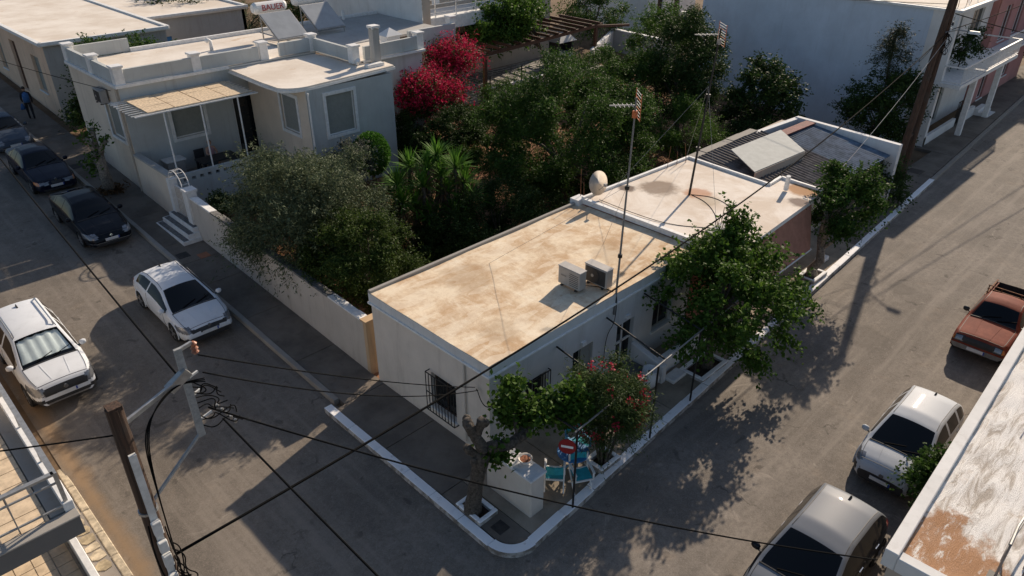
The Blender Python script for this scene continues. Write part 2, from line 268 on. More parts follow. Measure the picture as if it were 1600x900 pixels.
def facade(mb, axis, c, a0, a1, z0, z1, holes=(), out=-1, depth=.16):
    P = (lambda a, z, d=0: (c-out*d, a, z)) if axis == 'x' else (lambda a, z, d=0: (a, c-out*d, z))
    A_ = sorted({a0, a1, *[h[0] for h in holes], *[h[1] for h in holes]}); Z_ = sorted({z0, z1, *[h[2] for h in holes], *[h[3] for h in holes]})
    for i in range(len(A_)-1):
        for j in range(len(Z_)-1):
            ca = (A_[i]+A_[i+1])/2; cz = (Z_[j]+Z_[j+1])/2
            if any(h[0] < ca < h[1] and h[2] < cz < h[3] for h in holes): continue
            mb.add([P(A_[i], Z_[j]), P(A_[i+1], Z_[j]), P(A_[i+1], Z_[j+1]), P(A_[i], Z_[j+1])], [(0, 1, 2, 3)])
    for h in holes:
        q = [(h[0], h[2]), (h[1], h[2]), (h[1], h[3]), (h[0], h[3])]
        for k in range(4):
            (a, z), (b, y) = q[k], q[(k+1) % 4]; mb.add([P(a, z), P(b, y), P(b, y, depth), P(a, z, depth)], [(0, 1, 2, 3)])
    return mb
def abox(mb, axis, c, out, d0, d1, a0, a1, z0, z1):        # box on a facade: d = distance outward of the plane
    p, q = sorted((c+out*d0, c+out*d1))
    return mb.box(p, q, a0, a1, z0, z1) if axis == 'x' else mb.box(a0, a1, p, q, z0, z1)
def window(parent, axis, c, out, h, depth=.14, trim=None, pane='dark_pane', frame='white_paint', mull=1, sill=True, name='window'):
    a0, a1, z0, z1 = h; fw = .045; m = MB()
    for (b0, b1, y0, y1) in ((a0, a1, z0, z0+fw), (a0, a1, z1-fw, z1), (a0, a0+fw, z0+fw, z1-fw), (a1-fw, a1, z0+fw, z1-fw)): abox(m, axis, c, out, -depth-.03, -depth+.03, b0, b1, y0, y1)
    o = m.build(name, frame, parent)
    for k in range(mull+1):
        p0 = a0+fw+(a1-a0-2*fw)*k/(mull+1); p1 = a0+fw+(a1-a0-2*fw)*(k+1)/(mull+1); g_ = .018 if mull else 0
        abox(MB(), axis, c, out, -depth-.02, -depth+.005, p0+(g_ if k else 0), p1-(g_ if k < mull else 0), z0+fw, z1-fw).build('pane', pane, o)
    if pane == 'grey_shutter':
        q = z0+fw+.06
        while q < z1-fw-.03: abox(MB(), axis, c, out, -depth, -depth+.018, a0+fw+.01, a1-fw-.01, q-.03, q+.022).build('slat', pane, o); q += .075
    if mull:
        mm = MB()
        for k in range(1, mull+1):
            p = a0+fw+(a1-a0-2*fw)*k/(mull+1); abox(mm, axis, c, out, -depth-.025, -depth+.025, p-.02, p+.02, z0+fw, z1-fw)
        mm.build('mullion', frame, o)
    if sill: abox(MB(), axis, c, out, -.05, .06, a0-.05, a1+.05, z0-.07, z0-.005).build('sill', 'white_trim', o)
    if trim:
        t = .14; tm = MB()
        for (b0, b1, y0, y1) in ((a0-t, a1+t, z1, z1+t), (a0-t, a1+t, z0-t, z0-.0), (a0-t, a0, z0, z1), (a1, a1+t, z0, z1)): abox(tm, axis, c, out, -.02, .04, b0, b1, y0, y1)
        tm.build('surround', trim, o)
    return o
def catenary(a, b, sag, n=24):
    a = Vector(a); b = Vector(b); return [a.lerp(b, i/n)-Vector((0, 0, sag*4*(i/n)*(1-i/n))) for i in range(n+1)]
# ================================================================== setting
def sheet(name, x0, x1, ys, mat, dz, nx=1):
    m = MB(); xs = [x0+(x1-x0)*i/nx for i in range(nx+1)]
    for j in range(len(ys)-1):
        for i in range(nx): m.add([(xs[i], ys[j], zg(ys[j])+dz), (xs[i+1], ys[j], zg(ys[j])+dz), (xs[i+1], ys[j+1], zg(ys[j+1])+dz), (xs[i], ys[j+1], zg(ys[j+1])+dz)], [(0, 1, 2, 3)])
    o = m.build(name, mat); o['kind'] = 'structure'; return o
sheet('ground', -300, 500, [-300, 15.5, 75, 500], 'earth', -.03)
sheet('left_road', 1.75, 8.42, [-30, 15.5, 75, 90], 'road_left', -.012)
sheet('right_road', 8.0, 110, [1.0, 9.3], 'road_right', -.016)
m = MB(); m.add([(26, 9.0, -.008), (110, 9.0, -.008), (110, 13.3, -.008), (26, 9.25, -.008)], [(0, 1, 2, 3)]); o = m.build('right_road_verge', 'road_right'); o['kind'] = 'structure'
sheet('garden_ground', 10.0, 44.6, [15.0, 15.5, 33.2], 'garden_earth', .06)
def fy(x): return 7.98+(x-8.0)*.0506       # outer line of the front kerb
# pavements: concrete bays with joints, cut round the kerb
pv = MB().box(8.3, 9.9, 10.0, 15.4, -.02, .08).build('pavement', 'pavement'); pv['kind'] = 'structure'
ys = [10.75, 13.1, 15.5, 18.2, 21.4, 24.3, 26.2, 28.0, 31.2, 34.5, 38.5, 43., 48., 54., 62., 75.]
for i in range(len(ys)-1):
    a, b = ys[i]+.012, ys[i+1]-.012; x0 = 8.26 if b < 15.6 else 8.56; x1 = 9.985 if b < 33 else 10.08
    MB().hexa([(x0, a, zg(a)-.05), (x1, a, zg(a)-.05), (x1, b, zg(b)-.05), (x0, b, zg(b)-.05)], [(x0, a, zg(a)+.13), (x1, a, zg(a)+.13), (x1, b, zg(b)+.13), (x0, b, zg(b)+.13)]).build('slab', 'pavement', pv)
xs = [8.95, 11.2, 13.6, 15.2, 17.9, 20.5, 23.4, 26.4, 29.6, 33, 36.5, 40, 44, 48, 53, 59, 66, 75]
MB().prism([(8.26, 10.74), (8.26, 8.75), (8.36, 8.45), (8.6, 8.26), (8.938, 8.24), (8.938, 10.74)], -.05, .13).build('slab', 'pavement', pv)
for i in range(len(xs)-1):
    a, b = xs[i]+.012, xs[i+1]-.012; top = 10.745 if b < 26.5 else (11.2 if b < 44 else 12.2+.05*(a-44))
    MB().prism([(a, fy(a)+.24), (b, fy(b)+.24), (b, top), (a, top)], -.05, .13).build('slab', 'pavement_front' if 10.5 < b < 30 else 'pavement', pv)
# limed kerb stones
def kerb(pts, wd, mat, h=.16, seglen=1.15, name='kerb_stone'):
    L = 0
    for i in range(len(pts)-1):
        a = Vector((*pts[i][:2], 0)); b = Vector((*pts[i+1][:2], 0)); n = max(1, round((b-a).length/seglen)); d = (b-a).normalized(); s = Vector((-d.y, d.x, 0))
        for k in range(n):
            p = a.lerp(b, k/n)+d*.002; q = a.lerp(b, (k+1)/n)-d*.002; j = rnd.uniform(-.008, .008); hh = h+rnd.uniform(-.012, .012)
            bt = [p-s*(wd/2)+s*j, p+s*(wd/2)+s*j, q+s*(wd/2)+s*j, q-s*(wd/2)+s*j]; bt = [v.copy() for v in bt]; tp = [v.copy() for v in bt]
            for v, u in zip(bt, tp): z = zg(v.y); v.z = z-.06; u.z = z+hh
            MB().hexa(bt, tp).build(name, mat, pv, bevel=.012)
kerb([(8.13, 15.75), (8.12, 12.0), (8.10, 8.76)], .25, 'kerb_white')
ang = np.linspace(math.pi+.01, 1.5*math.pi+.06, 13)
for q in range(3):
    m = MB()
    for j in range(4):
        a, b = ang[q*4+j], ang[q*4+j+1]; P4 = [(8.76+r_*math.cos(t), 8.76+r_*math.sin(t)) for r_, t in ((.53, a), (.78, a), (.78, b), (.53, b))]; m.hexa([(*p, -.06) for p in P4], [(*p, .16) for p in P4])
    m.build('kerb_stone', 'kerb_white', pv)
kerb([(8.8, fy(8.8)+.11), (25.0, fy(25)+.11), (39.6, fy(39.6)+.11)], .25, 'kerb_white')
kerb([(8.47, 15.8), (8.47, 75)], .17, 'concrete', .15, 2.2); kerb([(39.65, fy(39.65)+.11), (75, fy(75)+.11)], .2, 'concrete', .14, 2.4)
# ironwork and small covers in the pavement
for x, y, s_, lab in ((8.58, 8.95, .17, 'small square iron drain cover in the pavement at the white corner kerb'), (8.85, 26.9, .22, 'dark square cover in the pavement beside the entrance steps'), (9.45, 26.4, .2, 'reddish square cover in the pavement below the garden wall'), (8.8, 38.3, .3, 'dark rectangular cover in the pavement beyond the pruned street tree'), (40.2, 10.7, .35, 'dark square cover in the pavement beyond the far end of the white kerb')):
    z = zg(y)+.13; mm = MB().hexa([(x-s_, y-s_, zg(y-s_)+.12), (x+s_, y-s_, zg(y-s_)+.12), (x+s_, y+s_, zg(y+s_)+.12), (x-s_, y+s_, zg(y+s_)+.12)], [(x-s_, y-s_, zg(y-s_)+.138), (x+s_, y-s_, zg(y-s_)+.138), (x+s_, y+s_, zg(y+s_)+.138), (x-s_, y+s_, zg(y+s_)+.138)])
    tag(mm.build('drain_cover', 'iron_cover' if s_ != .2 else 'terracotta'), lab, 'drain cover', 'covers let into the pavement')
# ================================================================== corner house
h1 = thing('corner_house', 'low whitewashed corner house with a flat tan roof and barred windows', 'house', (14.5, 13.2, 0))
X0, X1, Y0, Y1, ZR = 9.97, 19.05, 10.76, 15.73, 3.27
fr = [(11.27, 12.10, .95, 2.0), (13.2, 14.08, 1.0, 2.02), (15.2, 16.05, .45, 2.0), (17.05, 18.1, .95, 2.0)]
sw = [(12.08, 13.1, .66, 1.84)]
w1 = MB(); facade(w1, 'y', Y0, X0, X1, -.05, ZR-.3, fr, -1, .2); w1.build('wall', 'wall_front_sky_tint', h1)
w2 = MB(); facade(w2, 'x', X0, Y0, Y1, -.05, ZR-.3, sw, -1, .2); w2.build('wall', 'wall_cream', h1)
MB().box(X0+.3, X1, Y1-.25, Y1, -.05, ZR-.3).build('wall', 'wall_cream', h1)
MB().box(X0-.05, X1, Y0-.05, Y1+.03, ZR-.3, ZR-.015).build('fascia', 'wall_front_sky_tint', h1)
m = MB(); n1, n2 = 40, 24
for i in range(n1+1):
    for j in range(n2+1):
        x = X0-.052+(X1-X0+.05)*i/n1; y = Y0-.052+(Y1-Y0+.08)*j/n2
        m.v.append((x, y, ZR+.012*math.sin(x*1.7+y*.8)*math.sin(y*1.9)+.006*rnd.random()))
m.f = [(i*(n2+1)+j, (i+1)*(n2+1)+j, (i+1)*(n2+1)+j+1, i*(n2+1)+j+1) for i in range(n1) for j in range(n2)]
m.build('roof', 'roof_tan', h1, smooth=True)
MB().box(X0-.055, X1, Y1-.09, Y1+.035, ZR-.02, ZR+.085).build('roof_rim', 'concrete', h1, bevel=.015)
m = MB(); m.box(X0-.1, X0-.0, Y0-.1, Y1+.05, ZR-.36, ZR-.3); m.box(X0, X1, Y0-.1, Y0, ZR-.36, ZR-.302); m.build('cornice', 'white_trim', h1, bevel=.01)
for i, h in enumerate(fr):
    if i == 2:
        d = abox(MB(), 'y', Y0, -1, -.18, -.14, *h).build('door', 'dark_pane', h1); mm = MB(); abox(mm, 'y', Y0, -1, -.15, -.11, h[0], h[1], h[2]+.75, h[2]+.83); abox(mm, 'y', Y0, -1, -.15, -.11, h[0]+.38, h[0]+.44, h[2], h[3]); mm.build('door_rail', 'white_paint', d)
        MB().lathe((h[1]-.09, Y0+.12, 1.3), [(.02, -.03), (.02, .03)], 8, 'y').build('handle', 'chrome', d)
    else: window(h1, 'y', Y0, -1, h, .16, None, 'dark_pane' if i != 1 else 'dark_pane', 'white_paint' if i == 1 else 'grey_shutter', 1)
sh = MB(); abox(sh, 'y', Y0, -1, -.12, -.08, 13.62, 14.05, 1.03, 2.0); sh.build('shutter', 'grey_shutter', h1)
window(h1, 'x', X0, -1, sw[0], .16, None, 'dark_pane', 'dark_wood', 1)
def grille(parent, axis, c, out, h, n, proud=.12):
    a0, a1, z0, z1 = h; m = MB(); P = (lambda a, z, d: (c+out*d, a, z)) if axis == 'x' else (lambda a, z, d: (a, c+out*d, z))
    for z in (z0, (z0+z1)/2, z1): m.bar(P(a0, z, proud), P(a1, z, proud), .022)
    for a in (a0, a1):
        for z in (z0, z1): m.bar(P(a, z, 0), P(a, z, proud), .022)
    g_ = m.build('window_grille', 'black_metal', parent)
    for k in range(n+1):
        a = a0+(a1-a0)*k/n; MB().bar(P(a, z0, proud), P(a, z1, proud), .018).build('grille_bar', 'black_metal', g_)
grille(h1, 'x', X0, -1, (12.0, 13.16, .6, 1.9), 9, .16); grille(h1, 'y', Y0, -1, (11.2, 12.16, .9, 2.05), 9, .1)
MB().tube([(X0-.05, 11.67, 3.0), (X0-.06, 11.67, .3)], .035, 8).build('downpipe', 'wall_cream', h1)
for x in (13.6, 15.65): MB().box(x-.09, x+.09, Y0-.08, Y0, 2.12, 2.24).build('wall_bracket', 'white_trim', h1)
# doorstep with flank walls
MB().box(14.75, 15.95, 9.75, 10.755, .1, .3).build('step', 'concrete_dark', h1); MB().box(14.95, 15.95, 10.1, 10.757, .3, .46).build('step', 'concrete_dark', h1)
MB().hexa([(15.98, 9.5, .1), (16.2, 9.5, .1), (16.2, 10.755, .1), (15.98, 10.755, .1)], [(15.98, 9.5, .75), (16.2, 9.5, .75), (16.2, 10.755, 1.05), (15.98, 10.755, 1.05)]).build('stair_wall', 'whitewash', h1, bevel=.02)
MB().hexa([(16.2, 9.75, .1), (19.0, 9.75, .1), (19.0, 9.95, .1), (16.2, 9.95, .1)], [(16.2, 9.75, .75), (19.0, 9.75, .75), (19.0, 9.95, .75), (16.2, 9.95, .75)]).build('patio_wall', 'whitewash', h1, bevel=.02)
# ================================================================== rear house joined to it
h1b = thing('rear_house', 'flat roofed house with pale pink stained roof and salmon wall behind the street mulberries', 'house', (22.5, 12.2, 0))
poly = [(19.055, 15.52), (25.4, 15.22), (25.05, 11.42), (26.06, 11.47), (25.9, 9.72), (20.15, 9.42), (20.0, 10.9), (19.055, 10.66)]
ZB = 3.47
MB().prism(poly, ZB-.16, ZB-.012).build('roof_slab', 'white_trim', h1b)
MB().prism(poly, ZB-.012, ZB).build('roof', 'roof_pale', h1b)
m = MB(); rp = [(19.06, 15.5), (25.38, 15.2), (25.03, 11.44), (26.04, 11.47), (25.9, 9.74)]
for i in range(4): m.bar((*rp[i], ZB+.045), (*rp[i+1], ZB+.045), .12, .1)
m.build('roof_rim', 'white_trim', h1b, bevel=.01)
MB().box(19.05, 19.2, 10.66, 15.5, ZB-.02, ZB+.03).build('roof_upstand', 'white_trim', h1b)
MB().prism([(19.1, 15.4), (25.2, 15.1), (24.95, 11.3), (25.6, 11.3), (25.6, 10.75), (19.1, 10.75)], -.05, ZB-.16).build('wall', 'wall_salmon', h1b)
MB().box(19.3, 20.3, 10.3, 10.62, ZB+.003, ZB+.35).build('parapet_block', 'wall_grey', h1b)
MB().hexa([(20.3, 9.62, 3.27), (20.3, 9.02, 1.92), (24.2, 9.1, 1.92), (24.95, 9.7, 3.27)], [(20.3, 9.60, 3.29), (20.3, 9.0, 1.94), (24.2, 9.08, 1.94), (24.95, 9.68, 3.29)]).build('awning', 'awning_cloth', h1b)
MB().tube([(20.3, 9.0, 1.92), (24.2, 9.08, 1.92)], .03, 8).build('awning_bar', 'white_paint', h1b)
for x in (20.5, 24.3): MB().tube([(x, 10.74, 2.3), (x-.05, 9.05, 1.94)], .025, 6).build('awning_arm', 'white_paint', h1b)
MB().tube([(25.0, 10.75, ZB+.05), (24.9, 10.7, ZB+.62)], [.09, .08], 10).build('flue', 'white_trim', h1b)
MB().hexa([(25.65, 10.1, 1.5), (25.7, 10.1, 1.5), (25.7, 10.75, 1.9), (25.65, 10.75, 1.9)], [(25.65, 10.1, 1.95), (25.7, 10.1, 1.95), (25.7, 10.75, 2.3), (25.65, 10.75, 2.3)]).build('awning_side', 'whitewash', h1b)
# rods of bare reinforcing steel standing out of the roof
for pts in ([(19.9, 10.55), (20.05, 10.5), (20.2, 10.6), (19.95, 10.45)], [(24.9, 15.0), (24.4, 15.1), (23.8, 15.15)], [(19.2, 15.55), (19.25, 15.75)]):
    for x, y in pts:
        a = rnd.uniform(-.15, .15); b = rnd.uniform(-.15, .15); hh = rnd.uniform(.5, 1.0)
        MB().tube([(x, y, ZB-.05), (x+a*.5, y+b*.5, ZB+hh*.5), (x+a, y+b, ZB+hh)], .012, 5).build('steel_rod', 'rust', h1b)
# ================================================================== shed yard behind
sh_ = thing('lean_to_shed', 'shed with dark and blue corrugated roofs and white parapet below the tall blue wall', 'shed', (31, 13, 0))
def corrugated(name, p00, p10, p01, p11, n, amp, mat, parent):      # ridges run from p0* to p1*
    m = MB(); p00, p10, p01, p11 = map(Vector, (p00, p10, p01, p11)); N = n*6
    for i in range(N+1):
        t = i/N; z = amp*math.cos(t*n*2*math.pi)
        m.v += [tuple(p00.lerp(p01, t)+Vector((0, 0, z))), tuple(p10.lerp(p11, t)+Vector((0, 0, z)))]
    m.f = [(2*i, 2*i+1, 2*i+3, 2*i+2) for i in range(N)]; return m.build(name, mat, parent, smooth=True)
corrugated('corrugated_roof', (26.3, 15.55, 3.1), (26.0, 11.0, 2.75), (31.8, 15.4, 3.1), (31.0, 11.0, 2.75), 22, .035, 'corrugated_dark', sh_)
corrugated('corrugated_roof', (31.3, 14.6, 2.95), (30.6, 10.35, 2.6), (34.95, 14.4, 2.95), (34.2, 10.3, 2.6), 18, .035, 'corrugated_blue', sh_)
MB().bar((31.3, 14.62, 3.05), (34.9, 14.45, 3.05), .5, .06).build('ridge_sheet', 'rust_red', sh_)
wp = MB().hexa([(27.6, 14.55, 3.42), (31.55, 14.35, 3.42), (30.3, 12.55, 3.2), (26.5, 12.8, 3.2)], [(27.6, 14.55, 3.46), (31.55, 14.35, 3.46), (30.3, 12.55, 3.24), (26.5, 12.8, 3.24)]); wp.build('white_cover', 'sheet_white', sh_)
MB().hexa([(26.5, 12.76, 2.85), (30.3, 12.52, 2.85), (30.3, 12.55, 2.85), (26.5, 12.8, 2.85)], [(26.5, 12.76, 3.2), (30.3, 12.52, 3.2), (30.3, 12.55, 3.2), (26.5, 12.8, 3.2)]).build('cover_front', 'wall_beige', sh_)
m = MB(); m.bar((35.15, 15.3, 1.5), (34.5, 10.05, 1.5), .25, 3.2); m.bar((31.6, 15.55, 1.5), (35.15, 15.25, 1.5), .25, 3.1); m.build('parapet_wall', 'whitewash', sh_)
m = MB()
for i in range(5):
    x = 26.3+i*1.1; m.box(x, x+1.06, 15.55, 15.95, 3.0+.02*(i % 2), 3.1+.02*(i % 2))
m.build('wall_coping', 'concrete', sh_)
m = MB(); facade(m, 'y', 11.2, 26.3, 34.4, -.05, 2.65, [(31.2, 31.9, .1, 2.1)], -1, .2); m.build('wall', 'wall_beige', sh_); MB().box(26.3, 34.4, 15.5, 15.7, -.05, 3.0).build('wall', 'wall_beige', sh_)
MB().box(31.2, 31.9, 11.34, 11.38, .1, 2.1).build('door', 'brown_wood', sh_); MB().bar((30.6, 11.05, 0), (30.6, 11.05, 2.6), .16).build('post', 'brown_wood', sh_)
# ================================================================== tall blue-walled house
hb = thing('blue_walled_house', 'two storey house with a tall blank pale blue side wall and white balcony', 'house', (50, 18, 0))
BX0, BX1, BY0, BY1, BZ = 44.4, 55.0, 11.87, 27.0, 7.4
MB().box(BX0, BX0+.3, BY0+1.3, BY1, -.05, BZ-.12).build('wall', 'wall_blue', hb)
m = MB(); facade(m, 'y', BY0+1.2, BX0+.0, BX1, -.05, BZ-.12, [(45.6, 47.4, .2, 2.6), (48.6, 50.0, .2, 2.5), (47.2, 49.6, 3.95, 6.4), (51.5, 53.6, 3.95, 6.4)], -1, .2); m.box(BX1-.25, BX1, BY0+1.25, BY1, -.05, BZ-.13); m.box(BX0+.3, BX1-.3, BY1-.3, BY1, -.05, BZ-.13); m.build('wall', 'wall_white', hb)
MB().box(BX0-.03, BX0+.32, BY0, BY0+1.3, -.05, BZ-.12).build('side_pier', 'wall_white', hb)
MB().box(BX0-.12, BX1+.1, BY0-.12, BY1+.1, BZ-.12, BZ).build('roof_slab', 'white_trim', hb); MB().box(BX0+.12, BX1-.1, BY0+.12, BY1-.1, BZ, BZ+.02).build('roof', 'roof_house2', hb)
MB().box(BX0-.05, BX1, BY0-1.0, BY0+1.2, 3.5, 3.7).build('balcony_slab', 'white_trim', hb)
rl = MB(); 
for a, b in (((BX0, BY0-.95), (BX1-.1, BY0-.95)), ((BX0, BY0-.95), (BX0, BY0)), ((BX1-.1, BY0-.95), (BX1-.1, BY0+1.1))):
    rl.bar((*a, 4.6), (*b, 4.6), .09, .07); rl.bar((*a, 3.8), (*b, 3.8), .05)
rl = rl.build('balcony_railing', 'white_paint', hb)
for k in range(43):
    x = BX0+.12+k*.25; MB().bar((x, BY0-.95, 3.8), (x, BY0-.95, 4.58), .03).build('baluster', 'white_paint', rl)
for h in ((45.6, 47.4, .2, 2.6), (48.6, 50.0, .2, 2.5), (47.2, 49.6, 3.95, 6.4), (51.5, 53.6, 3.95, 6.4)): window(hb, 'y', BY0+1.2, -1, h, .15, None, 'dark_pane', 'grey_shutter', 1, False)
MB().box(BX0, 49.6, BY0+.0, BY0+.18, -.05, .62).build('front_wall', 'whitewash', hb); MB().box(50.6, 52.8, BY0-.1, BY0+.1, -.05, .75).build('front_wall', 'whitewash', hb)
gt = MB(); gt.bar((49.65, BY0+.08, .15), (50.55, BY0+.08, .15), .04); gt.bar((49.65, BY0+.08, 1.55), (50.55, BY0+.08, 1.55), .04); gt = gt.build('gate', 'black_metal', hb)
for k in range(7): MB().bar((49.67+k*.14, BY0+.08, .15), (49.67+k*.14+(.1 if k % 2 else -.0), BY0+.08, 1.55), .025).build('gate_bar', 'black_metal', gt)
for x in (47.9, 52.9): MB().box(x, x+.28, BY0-.85, BY0-.57, -.05, 3.5).build('column', 'white_trim', hb)
for k in range(3): MB().box(53.0, 54.6, BY0-.9+k*.3, BY0-.6+k*.3, -.05, .17*(k+1)).build('step', 'whitewash', hb)
rods = [(45.2, 12.3), (45.6, 12.5), (46.2, 12.2), (47.6, 12.4), (47.9, 12.6), (48.4, 12.3)]
for x, y in rods: MB().tube([(x, y, BZ), (x+rnd.uniform(-.2, .2), y, BZ+.7)], .015, 5).build('steel_rod', 'rust', hb)
hp = thing('pink_house', 'dusky pink two storey house beyond the white balcony', 'house', (60, 16, 0))
m = MB(); facade(m, 'y', 12.7, 55.3, 66, -.05, 7.0, [(56.4, 57.6, .2, 2.5), (60, 61.4, 3.9, 6.1), (57, 58.4, 3.9, 6.1), (61, 62.4, .9, 2.4)], -1, .2); m.box(55.3, 66, 12.75, 24, 6.7, 6.98); m.box(55.3, 55.5, 12.75, 24, 0, 6.7); m.build('wall', 'wall_pink', hp)
for h in ((56.4, 57.6, .2, 2.5), (60, 61.4, 3.9, 6.1), (57, 58.4, 3.9, 6.1), (61, 62.4, .9, 2.4)): window(hp, 'y', 12.7, -1, h, .15, None, 'dark_pane', 'white_paint', 1)
MB().box(55.2, 66.1, 12.55, 24.1, 7.0, 7.15).build('roof', 'white_trim', hp); MB().box(55.3, 66, 11.6, 12.68, 3.5, 3.65).build('balcony_slab', 'white_trim', hp)
rl = MB(); rl.bar((55.3, 11.65, 4.6), (66, 11.65, 4.6), .07); rl.bar((55.3, 11.65, 3.75), (66, 11.65, 3.75), .05); rl = rl.build('balcony_railing', 'white_paint', hp)
for k in range(36): MB().bar((55.4+k*.3, 11.65, 3.75), (55.4+k*.3, 11.65, 4.58), .03).build('baluster', 'white_paint', rl)
# ================================================================== house with porch and bay on the left
h2 = thing('porch_house', 'flat roofed house with pillared parapet, rounded bay roof and reed covered porch', 'house', (17, 34, .9))
ax0, ax1, ay0, ay1, zc, zp = 10.1, 19.6, 33.5, 39.8, 5.68, 6.38
pw = (12.0, 13.46, 3.03, 4.38); pd = (14.9, 16.0, 1.55, 4.35)
m = MB(); facade(m, 'y', ay0, ax0, ax1, .7, zc, [pw, pd], -1, .2); m.build('wall', 'wall_house2', h2)
swn = (34.2, 35.7, 3.17, 4.68); m = MB(); facade(m, 'x', ax0, ay0, ay1, .7, zc, [swn], -1, .2); m.build('wall', 'wall_house2_bounce_tint', h2)
MB().box(ax0+.2, ax1, ay1-.25, ay1, .9, zc).build('wall', 'wall_house2', h2)
MB().box(ax0-.05, 27.9, ay0-.05, ay1, zc, zc+.06).build('roof', 'roof_house2', h2)
window(h2, 'y', ay0, -1, pw, .12, 'white_trim', 'grey_shutter', 'white_paint', 0); window(h2, 'x', ax0, -1, swn, .12, 'white_trim', 'grey_shutter', 'white_paint', 0)
d = abox(MB(), 'y', ay0, -1, -.16, -.12, *pd).build('door', 'dark_pane', h2); mm = MB()
for a in (pd[0], pd[1]-.07): abox(mm, 'y', ay0, -1, -.14, -.08, a, a+.07, pd[2], pd[3])
mm.build('door_frame', 'white_paint', d)
m = MB(); abox(m, 'y', ay0, -1, 0, .12, ax0-.12, 15.0, zc-.02, zc+.1); abox(m, 'x', ax0, -1, 0, .12, ay0, ay1, zc-.02, zc+.1); m.build('cornice', 'white_trim', h2)
def parapet(a, b): 
    m = MB(); m.bar((*a, (zc+zp)/2+.05), (*b, (zc+zp)/2+.05), .16, zp-zc-.1); return m.build('parapet', 'wall_house2', h2)
def pillar(x, y, top=zp+.1, s=.2):
    m = MB(); m.box(x-s, x+s, y-s, y+s, zc+.06, top); m.box(x-s-.05, x+s+.05, y-s-.05, y+s+.05, top, top+.09); m.build('parapet_pillar', 'white_paint', h2, bevel=.015)
for a, b in (((10.2, 33.6), (15.2, 33.6)), ((15.2, 33.6), (16.6, 33.6)), ((17.7, 33.6), (19.6, 33.6)), ((10.2, 33.6), (10.2, 36.3)), ((10.2, 36.6), (10.2, 39.7)), ((19.6, 33.6), (19.6, 30.2)), ((20.2, 30.15), (23.6, 30.3)), ((10.3, 39.75), (13.0, 39.8))): parapet(a, b)
for x, y in ((10.25, 33.65), (10.25, 36.5), (10.25, 39.7), (13.6, 33.7), (16.9, 33.7), (19.55, 33.7), (19.6, 30.1), (23.65, 30.4), (27.7, 32.6)): pillar(x, y)
m = MB(); m.box(13.0, 27.8, ay1-.16, ay1, zc+.06, zc+.25); m.build('parapet', 'white_trim', h2)
# side wing (right) below the chimney
m = MB(); facade(m, 'y', 30.2, 19.6, 23.7, .7, zc, [], -1); facade(m, 'x', 23.7, 30.2, 35.3, .7, zc, [], 1); m.build('wall', 'wall_house2', h2)
MB().box(19.6, 23.75, 30.15, 33.45, zc+.001, zc+.055).build('roof', 'roof_house2', h2); MB().bar((20.1, 30.08, zc+.03), (23.8, 30.08, zc+.03), .14, .1).build('cornice', 'white_trim', h2)
MB().box(19.9, 27.85, 33.5, 39.6, zc+.061, zc+.1).build('grey_roof_patch', 'wall_grey', h2)
# bay with rounded roof
bw = (16.7, 18.12, 3.33, 5.12); bs = (29.1, 30.5, 3.38, 5.0)
m = MB(); facade(m, 'y', 28.2, 15.78, 20.3, .7, 5.5, [bw], -1, .14); facade(m, 'x', 20.3, 28.2, 33.4, .7, 5.5, [], 1); m.build('wall', 'wall_house2', h2)
m = MB(); facade(m, 'x', 15.78, 28.2, 33.4, .7, 5.5, [bs], -1, .14); m.build('wall', 'wall_house2_bounce_tint', h2)
window(h2, 'y', 28.2, -1, bw, .1, 'white_trim', 'grey_shutter', 'white_paint', 0, False); window(h2, 'x', 15.78, -1, bs, .1, 'white_trim', 'grey_shutter', 'white_paint', 0, False)
MB().tube([(15.84, 28.14, 5.4), (15.84, 28.14, .8)], .045, 8).build('downpipe', 'white_paint', h2)
cx_, cy_, rr = 15.9, 29.35, 1.15
bp = [(14.97, 34.1), (14.85, 30.3)]+[(14.85+rr-rr*math.cos(t), 28.25+0.9-(0.9)*math.sin(t)) for t in np.linspace(.25, math.pi/2, 7)]+[(20.9, 28.7), (21.0, 29.6), (20.3, 29.7), (19.5, 33.45), (16.9, 33.45), (16.6, 34.1)]
MB().prism(bp, 5.47, 5.58).build('bay_roof_edge', 'white_paint', h2); bq = [((x-17.8)*.985+17.8, (y-31)*.985+31) for x, y in bp]
MB().prism(bq, 5.58, 5.655).build('bay_roof', 'roof_house2', h2)
# chimney and flues
m = MB(); m.box(20.25, 20.6, 29.35, 29.7, 5.6, 7.25); m.build('chimney', 'wall_grey', h2); m = MB(); m.box(20.2, 20.65, 29.3, 29.75, 7.3, 7.4); 
for dx in (-.16, .16):
    for dy in (-.16, .16): m.box(20.42+dx-.03, 20.42+dx+.03, 29.52+dy-.03, 29.52+dy+.03, 7.25, 7.3)
m.build('chimney_cap', 'white_trim', h2)
m = MB(); m.box(19.6, 20.5, 29.0, 29.3, 5.66, 5.8); m.tube([(19.6, 29.9, 5.75), (19.5, 29.6, 5.9), (19.4, 29.5, 6.0)], .1, 8); m.build('roof_vent', 'white_trim', h2)
m = MB(); m.tube([(16.0, 37.2, 5.7), (16.0, 37.2, 6.2), (15.85, 37.15, 6.3), (15.75, 37.1, 6.2)], .09, 10); m.build('vent_pipe', 'white_paint', h2, smooth=True)
m = MB(); m.box(22.2, 23.0, 31.0, 31.6, zc+.05, zc+.75)
m.add([(22.1, 30.9, zc+.75), (23.1, 30.9, zc+.75), (23.1, 31.7, zc+.75), (22.1, 31.7, zc+.75), (22.6, 31.3, zc+1.1)], [(0, 1, 4), (1, 2, 4), (2, 3, 4), (3, 0, 4), (3, 2, 1, 0)]); m.build('chimney', 'whitewash', h2)
